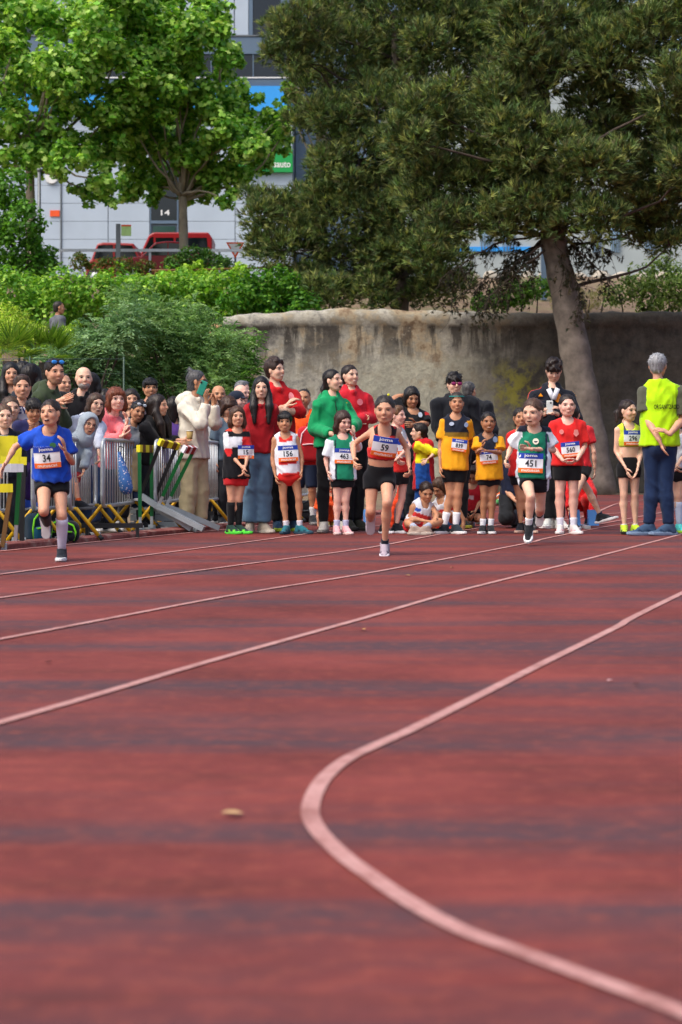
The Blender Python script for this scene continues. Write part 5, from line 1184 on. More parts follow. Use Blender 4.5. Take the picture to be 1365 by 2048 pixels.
person('smiling woman in red hoodie with folded arms, behind the green hoodie', 19.7, (701, 752), 1.75, dict(kind='hoodie', col='#cb2030', sleeve=1.95, hem=.0, g=.016, loose=.02, gs=.022), dict(kind='trousers', col='#15161a', w=.004, g=.008, name='leggings'),
       'tied', '#20150f', 'fair', hh=.235, yaw=16, hyaw=36, hpitch=2, mouth='#e0ccc4', group=STAFF, J=dict(nk=(702,780), pv=(708,878), sL=(681,792), sR=(737,794), eL=(680,836), wL=(712,838,-.14), eR=(745,834), wR=(704,841,-.24), kL=(700,964), kR=(720,964), aL=(698,1040), aR=(716,1040)), hands=((1, .6, 0), (-1, .5, 0)), curl=(.9, .9), shoes=('#20241f', '#2c2c2c'), foot=(20, 45), decals=[('disc', 714, 805, .07, .07, '#e07a84')])
person('fair-haired boy half hidden behind the red crop top runner', 18.9, (795, 832), 1.30, dict(kind='tank', col=sel('#cfd6de', (lambda u, v, w, a, t: v < .3, '#d8302c')), sleeve=0, hem=-.02, g=.012), dict(kind='shorts', col='#13151b', len=.42, g=.012),
       'crop', '#6a4a30', 'pink', yaw=42, hyaw=62, group=LINE, bib=(795, 897, .17, -2, '45'), J=dict(nk=(792,855), pv=(799,942), sL=(777,864), sR=(808,867), eL=(776,905), wL=(790,917,-.12), eR=(820,893,-.03), wR=(797,915,-.16), kL=(781,997), kR=(804,997), aL=(768,1046), aR=(794,1046)), foot=(30, 60), socks=('#1a1d26', .08), shoes=('#171b22', '#e6e9ee', '#2a3038'))
person('long-haired youth in black and red training shirt, elbow raised behind the head', 20.6, (824, 796), 1.70, dict(kind='tee', col=sel('#16191f', (lambda u, v, w, a, t: (u < -.068) & (v < .9), '#cf2a2a'), (lambda u, v, w, a, t: a & (t < .3) & (u > 0), '#cf2a2a')), sleeve=.9, hem=-.04, g=.014, loose=.02, gs=.02), dict(kind='trousers', col='#22262d', w=.012, g=.012),
       'mid', '#17110f', 'tan', yaw=8, hyaw=16, hpitch=-18, group=STAFF, J=dict(nk=(826,822), pv=(830,916), sL=(806,829), sR=(848,831), eL=(790,797,.05), wL=(812,790,.12), eR=(853,848,-.02), wR=(832,849,-.2), kL=(822,985), kR=(838,985)), hands=((1, .2, .2), None), shoes=('#1b1d22', '#6a6a70'), decals=[('disc', 838, 830, .05, .06, '#b8c6d8')])
person('small boy in red hooded jacket and yellow sleeves seen from behind', 20.0, (838, 865), 1.12, dict(kind='hoodie', col=sel('#cf1f26', (lambda u, v, w, a, t: a & (u > 0), '#efe020'), (lambda u, v, w, a, t: (u > .03) & (v < .45) & (w < .02), '#1f55a8'), (lambda u, v, w, a, t: (u > .03) & (v >= .45) & (w < .02) & (v < .72), '#efe020')), sleeve=1.3, hem=-.25, g=.02, loose=.05, gs=.02), dict(kind='trousers', col='#1d55a6', w=.014, g=.014),
       'crop', '#241a15', 'fair', hh=.2, yaw=-120, hyaw=-88, group=LINE, J=dict(nk=(844,886), pv=(848,960), eR=(872,905,-.1), wR=(856,918,-.2)), shoes=('#2a3a5a', '#d8d8d8'))
person('girl in white and red kit sitting on the track, looking down', 18.9, (853, 985), 1.3, dict(kind='tank', col=sel('#dcdfe8', (lambda u, v, w, a, t: (v > .35) & (v < .55), '#c8302e'), (lambda u, v, w, a, t: (u < -.03) & (v > .6) & (v < .75), '#2a4fa8')), sleeve=0, hem=.05, g=.014), dict(kind='shorts', col='#cf2a30', len=.35, g=.016),
       'pony', '#2c1d17', 'tan', yaw=24, hyaw=12, hpitch=-22, group=LINE, J=dict(nk=(846,1007), pv=(832,1050), sL=(826,1012), sR=(866,1012), eL=(820,1036,-.05), wL=(862,1044,-.22), eR=(874,1030,-.1), wR=(872,1042,-.24), kL=(815,1045,-.2), kR=(880,1043,-.25), aL=(830,1060,-.42), aR=(852,1060,-.42)), foot=(80, -80), socks=('#a8b0c4', .25), shoes=('#a08c80', '#b8aca0'))
person('brown-haired child crouching beside the sitting girl', 19.5, (880, 977), 1.3, dict(kind='tank', col=sel('#d8dbe6', (lambda u, v, w, a, t: (v > .4) & (v < .6), '#c8302e')), sleeve=0, hem=.05, g=.014), dict(kind='shorts', col='#3468a8', len=.35, g=.016),
       'mid', '#4a3222', 'tan', yaw=-35, hyaw=-45, hpitch=-30, group=LINE, J=dict(nk=(886,1000), pv=(898,1040), eL=(868,1020,-.1), wL=(868,1040,-.2), kL=(876,1030,-.1), kR=(900,1030,-.2)), foot=(-60, -30), socks=('#c0342e', .3), shoes=('#d83a2c', '#20242a'))
person('tall girl in yellow and navy kit with teal headband, bib 839', Y0, (914, 806), 1.44, dict(kind='tee', col=sel('#eda51a', (lambda u, v, w, a, t: (v > .66) & ~a, '#1a2030'), (lambda u, v, w, a, t: (v > .58) & (v <= .66) & ~a, '#8a6a20')), sleeve=.72, hem=-.08, g=.016, loose=.02, gs=.02), dict(kind='shorts', col='#111318', len=.52, g=.01),
       'tied', '#33281f', 'tan', hh=.214, yaw=-4, hyaw=2, group=LINE, bib=(919, 891, .155, -8, '839'), J=dict(nk=(912,831), pv=(909,932), sL=(888,844), sR=(936,844), eL=(881,890), wL=(881,932,-.03), eR=(942,886,.1), wR=(928,915,.18), kL=(901,989), kR=(917,989), aL=(889,1042), aR=(912,1044)), foot=(-30, 25), socks=('#e6e8ec', .42), shoes=('#1f2a34', '#e0e2e4'), decals=[('disc', 904, 848, .05, .04, '#aab4c8'), ('disc', 933, 850, .04, .05, '#8fa0c0')],
       extras=lambda c: mesh_from('headband', *(lambda V: (c['hw'](V[0]), V[1]))((lambda g: (np.array(g.V), g.F))(G().tube([(.375*math.sin(a), -.02+.40*math.cos(a)*1.0, .26+.12*math.cos(a)*.0+.06) for a in np.linspace(-1.9, 1.9, 15)], .03, 6))), M['print'], c['root'], lin('#2f8f8a')))
person('young man with pink mirrored sunglasses and dark jacket behind the tall yellow-kit girl', 20.3, (909, 769), 1.73, dict(kind='jacket', col='#181b22', sleeve=1.95, hem=-.05, g=.022, loose=.02, gs=.026), dict(kind='trousers', col='#16181c', w=.01, g=.012),
       'mop', '#17110e', 'fair', hh=.235, yaw=6, hyaw=14, group=STAFF, J=dict(nk=(908,797), pv=(914,893), eL=(876,852), wL=(884,880,-.1), kL=(906,972), kR=(924,972), aL=(908,1048), aR=(924,1048)), shoes=('#1d2420', '#8a8a30'), extras=lambda c: glasses(c, '#8a1f5c', '#4a1030', 0, .01, 1.15))
person('man in dark jacket with cropped grey hair, seen from behind near the wall', 21.6, (939, 782), 1.68, dict(kind='jacket', col='#1a1d24', sleeve=1.95, hem=-.06, g=.022, loose=.02, gs=.026), dict(kind='trousers', col='#1b1d22', w=.01, g=.012),
       'buzz', '#4a4848', 'mid', hh=.225, yaw=165, hyaw=150, group=STAFF, eyes=False, J=dict(nk=(943,806), pv=(947,896)), shoes=('#1b1d22', '#5a5a5a'))
person('smiling girl in yellow and navy kit with clasped hands, bib 74', Y0, (977, 845), 1.27, dict(kind='tee', col=sel('#eda51a', (lambda u, v, w, a, t: (v > .5) & ~a, '#1a2030')), sleeve=.75, hem=-.12, g=.015, loose=.026, gs=.026), dict(kind='shorts', col='#111318', len=.38, g=.01),
       'pony', '#1c1411', 'dark', yaw=2, hyaw=4, mouth='#c9a89c', group=LINE, bib=(976, 914, .18, 5, '74'), J=dict(nk=(976,869), pv=(979,950), sL=(954,879), sR=(1000,879), eL=(955,905,-.05), wL=(964,896,-.2), eR=(1001,906,-.05), wR=(976,902,-.24), kL=(969,994), kR=(986,994), aL=(966,1044), aR=(982,1044)), hands=((.1, -.1, 1), (-1, -.1, .35)), curl=(.9, .6), foot=(-14, 4), socks=('#dfe2e8', .25), shoes=('#191c22', '#dadcde'), decals=[('disc', 989, 879, .05, .06, '#6f7f9c')])
person('dark-haired girl in red T-shirt mostly hidden behind the green polo runner', 19.0, (1041, 836), 1.31, dict(kind='tee', col='#d62b2c', sleeve=.7, hem=-.06, g=.015, loose=.02, gs=.02), dict(kind='shorts', col='#14161c', len=.4, g=.012),
       'tied', '#20160f', 'tan', yaw=0, hyaw=6, group=LINE, J=dict(nk=(1042,862), pv=(1044,946), sL=(1022,871), sR=(1064,871), eL=(1021,910), wL=(1026,940), kL=(1040,996), kR=(1056,996), aL=(1042,1046), aR=(1058,1046)), foot=(-20, 20), socks=('#1b1d24', .08), shoes=('#1a1c22', '#d8b8a4'))
def spain(u, v, w, a, t):
    C = np.tile(lin('#171b26'), (len(u), 1)); st = (np.abs(u) > .06) & (np.abs(w+.004) < .016) & ((v > .82) | a)
    C = np.where((st & (u > 0))[:, None], lin('#f0a020'), C); C = np.where((st & (u < 0))[:, None], lin('#d8402c'), C); return C
person('curly-haired young man in navy tracksuit jacket with orange stripes, looking at a phone', 20.2, (1108, 741), 1.82, dict(kind='jacket', col=spain, sleeve=1.95, hem=.0, g=.018, loose=.02, gs=.022), dict(kind='trousers', col='#15171b', w=.012, g=.012),
       'mop', '#241915', 'fair', hh=.25, yaw=0, hyaw=0, hpitch=-30, group=STAFF, J=dict(nk=(1104,776), pv=(1108,896), sL=(1066,790), sR=(1142,790), eL=(1054,838,-.05), wL=(1090,828,-.3), eR=(1152,838,-.05), wR=(1114,828,-.3), kL=(1098,975), kR=(1116,975), aL=(1098,1046), aR=(1118,1046)), hands=((.5, -.2, .5), (-.7, -.2, .5)), foot=(-25, 20), shoes=('#d0d4d0', '#e4e6e4'), decals=[('tri', 1080, 791, .06, .05, '#f0981c'), ('shield', 1113, 796, .1, .11, '#ea8a1c')],
       extras=lambda c: mesh_from('collar', *(lambda g: (np.array(g.V), g.F))(G().bar(c['nk']+c['Fb']*.12-c['Sx']*.05-c['U']*.01-c['o0'], c['nk']+c['Fb']*.14-c['U']*.13-c['o0'], .05, .02, c['Fb']).bar(c['nk']+c['Fb']*.12+c['Sx']*.05-c['U']*.01-c['o0'], c['nk']+c['Fb']*.142-c['U']*.13-c['o0'], .05, .02, c['Fb'])), M['cloth'], c['root'], lin('#e4e6ee')))
person('girl in red T-shirt and black shorts with clasped hands, bib 560', Y0, (1135, 812), 1.41, dict(kind='tee', col='#da2626', sleeve=.85, hem=-.02, g=.016, loose=.022, gs=.026), dict(kind='shorts', col='#131519', len=.5, g=.012), 'tied', '#2a1f1a', 'pink', hh=.235, yaw=0, hyaw=4, fat=1.13, group=LINE, bib=(1139, 899, .19, 6, '560'),
       J=dict(nk=(1135,841), pv=(1135,930), sL=(1108,850), sR=(1163,850), eL=(1104,892), wL=(1126,921,-.2), eR=(1170,892), wR=(1154,921,-.2), kL=(1120,986), kR=(1147,986), aL=(1121,1044), aR=(1148,1044)), hands=((.9, -.2, -.35), (-.9, -.2, -.35)), foot=(-12, 16), socks=('#dde0ee', .24), shoes=('#cfcac8', '#e6e4e2', '#e0a0ac'), decals=[('disc', 1121, 864, .045, .05, '#e88a86'), ('shield', 1150, 866, .06, .08, '#ea928c')])
person('girl in red top stepping away with her leg stretched out, behind bib 560', 19.6, (1146, 830, .2), 1.38, dict(kind='tee', col='#cf2630', sleeve=.6, hem=-.02, g=.014), dict(kind='shorts', col='#14161b', len=.32, g=.012), 'pony', '#241914', 'fair', yaw=160, hyaw=160, eyes=False, group=LINE,
       J=dict(nk=(1150,855), pv=(1158,934), kL=(1150,990,-.1), kR=(1178,982), aL=(1146,1046), aR=(1201,1030)), air=(False, True), foot=(150, 62), fpitch=(0, -14), socks=('#1d2440', .1), shoes=('#1b1f26', '#e8eaee', '#3a4048'))
person('child in red tracksuit crouching at the blue starting blocks', 21.3, (1150, 940), 1.3, dict(kind='tee', col='#cf1f22', sleeve=1.9, hem=0, g=.015), dict(kind='trousers', col='#d01f22', w=.01, g=.012), 'crop', '#241a14', 'mid', yaw=10, hpitch=-30, group=LINE,
       J=dict(nk=(1152,960), pv=(1160,1000), kL=(1140,1000,-.25), kR=(1176,995,-.2), aL=(1145,1040,-.02), aR=(1178,1040,.05), eL=(1134,985,-.2), wL=(1138,1020,-.35), eR=(1186,985,-.2), wR=(1184,1030,-.35)), shoes=('#3a4a5a', '#8aa0b0'))
person('girl in neon yellow crop top with ponytail standing at the right, bib 296', Y0, (1257, 822), 1.35, dict(kind='tank', col=sel('#d2e83a', (lambda u, v, w, a, t: (v < .5), '#a8b840'), (lambda u, v, w, a, t: (u < -.035) & (u > -.05) & (v > .8), '#2a3a4a')), sleeve=0, crop=.46, g=.012, wr=.001), dict(kind='shorts', col='#0f1114', len=.34, g=.009, waist=.22), 'sidepony', '#2a1d17', 'fair', hh=.225, yaw=12, hyaw=36, hpitch=-3, group=LINE, bib=(1260, 876, .19, 0, '296'),
       J=dict(nk=(1257,849), pv=(1258,932), sL=(1234,858), sR=(1280,858), eL=(1232,902), wL=(1252,936,-.12), eR=(1284,900), wR=(1276,936,-.12), kL=(1248,990), kR=(1270,990), aL=(1249,1046), aR=(1271,1046)), hands=((.35, -.2, -1), (-.35, -.2, -1)), curl=(.25, .25), foot=(-6, 25), socks=('#e0e2e6', .06), shoes=('#b9d832', '#2a2d24', '#1f2220'))
person('grey-haired official in neon yellow vest seen from behind, hands behind his back', 18.45, (1316, 732), 1.80, dict(kind='tee', col='#56594a', sleeve=.82, hem=-.02, g=.014, loose=.014, gs=.026), dict(kind='trousers', col='#16294a', w=.004, g=.01, name='jeans'),
       'crop', '#8d8f93', 'mid', hh=.24, yaw=172, hyaw=160, eyes=False, group=STAFF, J=dict(nk=(1317,764), pv=(1320,892), sL=(1364,783), sR=(1288,783), eR=(1291,832,-.02), wR=(1319,880,-.24), eL=(1366,838,-.02), wL=(1340,868,-.26), kR=(1305,972,-.02), aR=(1298,1044,-.05), kL=(1331,972,-.04), aL=(1338,1044,-.06)), hands=((-.85, -.1, .4), (.35, -.1, -.9)), curl=(.4, .2), foot=(-62, -72), shoes=('#38506c', '#7d93ae', '#1d3350'),
       over=dict(kind='vest', col=sel('#b6ea12', (lambda u, v, w, a, t: (np.abs(u) > .088) & (v > .45), '#8fc010')), sleeve=0, hem=.0, g=.03, loose=.03, wr=.006, neck=.085), decals=[('text', 1333, 813, .25, .055, '#15200f', 'ORGANITZACIÓ', True)])
person('girl at the right edge in white knee socks and turquoise shoes, behind the official', 19.0, (1352, 838), 1.34, dict(kind='tee', col='#d8dce2', sleeve=.5, hem=.05, g=.014), dict(kind='shorts', col='#14161c', len=.34, g=.01), 'tied', '#2a1d17', 'fair', yaw=0, group=LINE,
       J=dict(nk=(1352,862), pv=(1352,940), sL=(1330,872), sR=(1374,872), eL=(1338,905), wL=(1349,928,-.16), eR=(1370,905), wR=(1356,930,-.16), kL=(1342,992), kR=(1358,992), aL=(1341,1046), aR=(1359,1046)), hands=((.5, -.2, -1), (-.5, -.2, -1)), socks=('#cdd6ec', .8), shoes=('#5fd8d4', '#a8e048'))
person('person in navy top and dark trousers kneeling behind the green polo runner', 20.4, (1046, 905), 1.6, dict(kind='tee', col='#141c34', sleeve=.9, hem=-.05, g=.016), dict(kind='trousers', col='#1f2227', w=.016, g=.016), 'crop', '#1d1512', 'mid', yaw=-20, hpitch=-20, group=STAFF,
       J=dict(nk=(1036,926), pv=(1028,990), sL=(1012,936), sR=(1054,936), eL=(1008,975), wL=(1030,1000,-.2), kL=(1012,1036,-.15), kR=(1050,1010,-.3), aL=(1030,1040,.3), aR=(1066,1040,-.2)), foot=(180, -10), fpitch=(-70, 0), shoes=('#33363c', '#8a8a8a'))
person('child in red jersey kneeling between the two yellow-kit girls', 20.6, (948, 952), 1.25, dict(kind='tee', col=sel('#b81f2c', (lambda u, v, w, a, t: (np.abs(u) < .035) & (v > .45) & (v < .6), '#d8b8bc')), sleeve=.7, hem=-.05, g=.015), dict(kind='shorts', col='#15171d', len=.6, g=.014), 'crop', '#3a261c', 'tan', yaw=-20, hpitch=-30, group=LINE,
       J=dict(nk=(946,972), pv=(942,1020), sL=(926,980), sR=(962,980), eL=(926,1005), wL=(934,1030,-.15), eR=(962,1000), wR=(950,1025,-.2), kL=(932,1044,-.1), kR=(958,1038,-.15), aL=(930,1046,.2), aR=(944,1046,.2)), foot=(180, 170), fpitch=(-60, -60), shoes=('#c8ccd0', '#8a8d90'))
person('man in orange vest over white shirt holding a red backpack, behind the start line', 21.4, (608, 797), 1.67, dict(kind='tee', col=sel('#d8dde4', (lambda u, v, w, a, t: (np.abs(u) < .085) & ~a & (v > .5), '#f0561c'), (lambda u, v, w, a, t: (np.abs(u) < .02) & (v > .86), '#23281f')), sleeve=.85, hem=-.03, g=.016, loose=.02, gs=.024), dict(kind='shorts', col='#1a2740', len=.95, g=.02), 'buzz', '#2a211c', 'tan', hh=.23, yaw=-6, beard='stubble', group=STAFF,
       J=dict(nk=(609,824), pv=(611,912), eR=(632,866,-.05), wR=(622,890,-.22)), socks=('#dde0e4', .35), shoes=('#20242a', '#8a8a8a'))
# ---- spectators behind the barriers
def spec(label, Y, hd, H, topc, hs, hc_, skin='mid', hh=None, yaw=25, hyaw=None, hp=0, botc='#23262e', kind='tee', J=None, sl=.8, **k):
    Y += .9; hh = (hh or .235)*1.0
    return person(label, Y, hd, H, dict(kind=kind, col=topc, sleeve=sl, hem=-.06, g=.018, loose=.02, gs=.022), dict(kind='trousers', col=botc, w=.012, g=.014), hs, hc_, skin, hh=hh, yaw=yaw, hyaw=hyaw if hyaw is not None else yaw, hpitch=hp, J=J, vox=k.pop('vox', .0205), group=SPEC, shoes=k.pop('shoes', ('#23262c', '#d0d0d0')), **k)
spec('woman with long dark hair at the far left of the crowd', 18.9, (22, 749), 1.70, '#20302c', 'long', '#14100f', 'mid', .245, 18, hyaw=18)
spec('girl in white and pink basketball jersey lifted above the left crowd', 16.35, (45, 775), 1.3, sel('#e6e4f0', (lambda u, v, w, a, t: v > .93, '#e03468'), (lambda u, v, w, a, t: (v < .36) & (v > .3), '#d8306a'), (lambda u, v, w, a, t: a, '#d83a6a')), 'crop', '#3a281f', 'mid', .235, 14, hyaw=14, base_z=.42, sl=.15, vox=.0145, J=dict(nk=(43,805), pv=(40,880)), decals=[('text', 44, 820, .1, .07, '#1f2a6a', 'EV'), ('text', 40, 850, .1, .1, '#d8306a', '8')])
spec('black-haired person turned away between the women at the far left', 18.3, (66, 752), 1.66, '#2a2f3a', 'long', '#17110f', 'mid', .245, 150, hyaw=150, eyes=False)
spec('second dark-haired head behind, at the far left', 20.2, (48, 745), 1.72, '#39404a', 'mid', '#14100e', 'mid', .24, 170, hyaw=170, eyes=False, vox=.022)
spec('fair girl in dark jacket at the bottom left corner of the crowd', 15.7, (9, 834), 1.24, '#161a2a', 'tied', '#5a4230', 'fair', .225, 22, hyaw=20, kind='jacket', sl=1.9, vox=.0165)
spec('girl with swept-back hair behind the fair girl in dark jacket', 16.2, (22, 818), 1.27, '#8a5a40', 'tied', '#4a382c', 'fair', .23, 24, hyaw=24, fat=.82)
spec('dark-haired child sitting on the barrier in purple, behind the blue T-shirt runner', 16.05, (68, 822), 1.3, '#2a2c5a', 'fringe', '#1a1512', 'tan', .215, 30, hyaw=20, hp=-14, vox=.0165, J=dict(nk=(66,846), pv=(56,925), kL=(64,965,-.15), kR=(72,945,-.2), aL=(55,1000,-.15), aR=(60,1002,-.2), eL=(50,875), wL=(58,862,-.2), eR=(82,872), wR=(72,855,-.2)), air=(True, True), foot=(70, 70), shoes=('#2f55c0', '#d8dce4'), botc='#3a2168')
spec('man in olive sweatshirt clapping, blue mirrored sunglasses on his head', 17.2, (110, 745), 1.74, '#38452f', 'crop', '#1f1713', 'mid', .262, 42, hyaw=34, hp=-2, sl=1.7, kind='hoodie', vox=.0165, beard='stubble', J=dict(nk=(98,775), pv=(90,880), sL=(76,792), sR=(112,790), eL=(92,836,-.1), wL=(112,806,-.3), eR=(130,845,-.1), wR=(116,802,-.32)), hands=((.9, -.1, .25), (.9, -.1, .35)), curl=(.1, .1), extras=lambda c: glasses(c, '#2f8fe8', '#1a2a6a', .38, -.12, 1.05))
spec('man half hidden behind the man in olive sweatshirt', 19.4, (127, 768), 1.62, '#3a66a0', 'buzz', '#3a3330', 'mid', .24, 40, hyaw=40)
spec('man with shaved grey head and grey beard in black jacket', 18.6, (168, 757), 1.66, '#17181c', 'bald', '#8a8886', 'fair', .25, 20, hyaw=16, kind='jacket', sl=1.9, beard='#8d8985', vox=.0165, brow='#5a5450', J=dict(nk=(160,790), pv=(150,890)))
spec('dark-haired person right behind the grey-bearded man', 20.0, (186, 768), 1.6, '#2b2f36', 'mid', '#1d1613', 'mid', .235, 160, hyaw=160, eyes=False)
spec('girl with glasses and white hoodie leaning on the barrier', 17.5, (192, 810), 1.42, '#d2d8e8', 'mid', '#4a3426', 'fair', .225, 40, hyaw=32, kind='hoodie', sl=1.6, vox=.0165, mopen=.4, J=dict(nk=(180,838), pv=(160,920), eR=(196,880,-.1), wR=(198,912,-.25)), botc='#2a3f62', extras=thin_glasses, hroll=8)
person('child in grey hooded sweatshirt with glasses, leaning over the barrier', 17.5, (177, 850), 1.22, dict(kind='hoodie', col='#8f9aa4', sleeve=1.9, hem=-.1, g=.018, loose=.02, gs=.024), dict(kind='shorts', col='#b83a40', len=.6, g=.014), 'hood', '#97a3ae', 'mid', hh=.21, yaw=34, hyaw=32, hroll=16, hpitch=-6, group=SPEC, hoodup=1, mopen=.3, brow='#2a1d18',
       J=dict(nk=(163,872), pv=(140,935), sL=(146,878), sR=(176,884), eR=(174,912,-.05), wR=(167,940,-.15), kL=(136,975), kR=(150,972,-.1), aL=(140,1005), aR=(158,1003,-.15)), air=(True, True), foot=(75, 75), shoes=('#1d2026', '#5a5d62'), socks=('#e0602a', .15), extras=thin_glasses)
spec('woman with auburn fringe in salmon pink hoodie leaning on the barrier', 18.5, (233, 800), 1.56, '#ee7f85', 'bob', '#6e3a24', 'pink', .25, 38, hyaw=26, kind='hoodie', sl=1.85, vox=.0165, J=dict(nk=(218,828), pv=(205,930), sL=(198,836), sR=(236,840), eL=(214,880,-.1), wL=(246,872,-.3), eR=(250,872,-.1), wR=(252,850,-.25)), hands=((.3, 0, 1), (.1, 0, 1)), botc='#2a3d60')
spec('face of a woman peering out behind the pink hoodie', 20.0, (263, 800), 1.54, '#4a3f46', 'mid', '#241a16', 'mid', .235, 10, hyaw=14)
spec('frowning woman in grey with sunglasses pushed up on her black hair', 18.9, (276, 824), 1.5, '#8a9098', 'tied', '#17120f', 'tan', .235, 36, hyaw=26, hp=-8, hroll=14, kind='hoodie', sl=1.6, vox=.0165, botc='#c2ae86', J=dict(nk=(264,850), pv=(246,925), eR=(268,885,-.1), wR=(262,890,-.25), kR=(270,910,-.2), kL=(262,935,-.1), aR=(268,985,-.2), aL=(276,1003,-.12)), air=(True, True), foot=(80, 80), shoes=('#1f2c4a', '#d8dce0'), extras=lambda c: glasses(c, '#c8d4e0', '#2a3a5a', .36, -.1))
spec('black-haired teenage boy standing at the back of the crowd', 20.6, (301, 777), 1.66, '#20232c', 'fringe', '#14100f', 'tan', .235, 10, hyaw=16)
spec('woman with long dark curls in black, in profile, holding a paper cup', 18.9, (318, 812), 1.5, '#131418', 'long', '#231915', 'mid', .24, 66, hyaw=70, sl=1.75, kind='hoodie', vox=.0165, J=dict(nk=(306,842), pv=(292,925), sL=(290,852), sR=(318,850), eL=(318,888,-.1), wL=(352,886,-.25), eR=(334,880), wR=(362,880,-.1)), hands=((1, 0, .1), (1, 0, .15)))
person('man in cream hoodie and beige trousers talking on a green phone', 19.9, (396, 764), 1.72, dict(kind='hoodie', col='#dcd6c6', sleeve=1.95, hem=-.08, g=.022, loose=.035, gs=.03, wr=.007), dict(kind='trousers', col='#cdbf98', w=.016, g=.02), 'topknot', '#4a4a4c', 'tan', hh=.25, yaw=52, hyaw=82, beard='#6a6462', group=SPEC,
       J=dict(nk=(386,795), pv=(388,908), sL=(368,812,-.12), sR=(408,808,.12), eL=(402,846,-.25), wL=(414,806,-.22), eR=(430,846,.02), wR=(428,810,-.02), kL=(378,985), kR=(402,985), aL=(374,1048), aR=(402,1048)), hands=((-.15, -.1, 1), (-.1, -.1, 1)), curl=(.5, .7), foot=(50, 60), shoes=('#8a8478', '#d0ccc4'), extras=lambda c: glasses(c, '#14100f', '#1c1410'))
spec('balding bearded man behind the man in cream hoodie', 21.6, (438, 790), 1.62, '#3a5a8a', 'bald', '#3a2e28', 'tan', .24, 14, hyaw=14, beard='#4a3e38')
spec('bending woman with brown hair looking down', 20.5, (458, 815), 1.45, '#5a6c7c', 'bob', '#3c2417', 'mid', .235, 30, hyaw=36, hp=-34)
spec('man in navy cap behind the bending woman', 21.4, (476, 802), 1.55, '#3a4a60', 'cap', '#1c2436', 'pink', .235, 60, hyaw=60)
spec('bald man behind the man in navy cap', 22.4, (484, 788), 1.6, '#7a828c', 'bald', '#8a8078', 'pink', .235, 40, hyaw=60)
spec('grey-haired man at the back, left of the girl in dark red hoodie', 23.2, (486, 780), 1.66, '#5a626c', 'crop', '#6a6c70', 'pink', .235, 40, hyaw=56)
spec('person in pale sleeve standing behind the cream hoodie, holding a snack', 21.0, (424, 812), 1.5, '#d6d8d4', 'mid', '#2a1f1a', 'mid', .23, 40, hyaw=60, sl=1.8, kind='hoodie', J=dict(nk=(424,838), pv=(424,925), eR=(440,885,-.1), wR=(444,872,-.25)))
spec('woman in purple top glimpsed behind the black-dressed woman', 20.4, (350, 815), 1.48, '#6a4a9a', 'mid', '#1f1713', 'mid', .23, 40, hyaw=150, eyes=False, vox=.021)
spec('person holding a coat at the back, between bearded man and pink hoodie', 20.8, (212, 800), 1.52, '#3a4a44', 'mid', '#1d1713', 'mid', .23, 20, hyaw=150, eyes=False, vox=.021)
# ---- the man up on the terrace
person('man in grey shirt walking on the raised terrace behind the crowd', 33.0, (119, 616), 1.74, dict(kind='tee', col='#5d6068', sleeve=.85, hem=-.04, g=.018, loose=.02, gs=.02), dict(kind='trousers', col='#3a3d42', w=.014, g=.014), 'buzz', '#2a2420', 'tan', hh=.24, yaw=120, hyaw=105, vox=.018, group=None, base_z=float(terrain(gx(119, 33), 33)), J=dict(nk=(116,634)))

person('small child in orange squatting behind the pink shoes', 20.9, (662, 968), 1.1, dict(kind='tee', col='#e0541f', sleeve=.8, hem=-.05, g=.018), dict(kind='trousers', col='#c8481c', w=.01, g=.014), 'tied', '#3a2a1f', 'mid', yaw=10, hpitch=-20, group=LINE,
       J=dict(nk=(662,986), pv=(662,1030), kL=(652,1010,-.25), kR=(672,1010,-.25), aL=(655,1050,-.15), aR=(670,1050,-.15)), shoes=('#d8cf6a', '#e8e4d8'))
person('small child in orange hooded top sitting behind the red crop top runner', 20.9, (812, 985), 1.1, dict(kind='hoodie', col='#e2461f', sleeve=1.9, hem=-.05, g=.02, gs=.02), dict(kind='trousers', col='#1d2440', w=.01, g=.014), 'hood', '#d8421f', 'mid', yaw=30, hpitch=-30, hoodup=1, group=LINE,
       J=dict(nk=(812,1002), pv=(808,1044), kL=(800,1020,-.3), kR=(826,1020,-.3), aL=(802,1052,-.4), aR=(824,1052,-.4)), shoes=('#2a2d34', '#d8d8d8'))
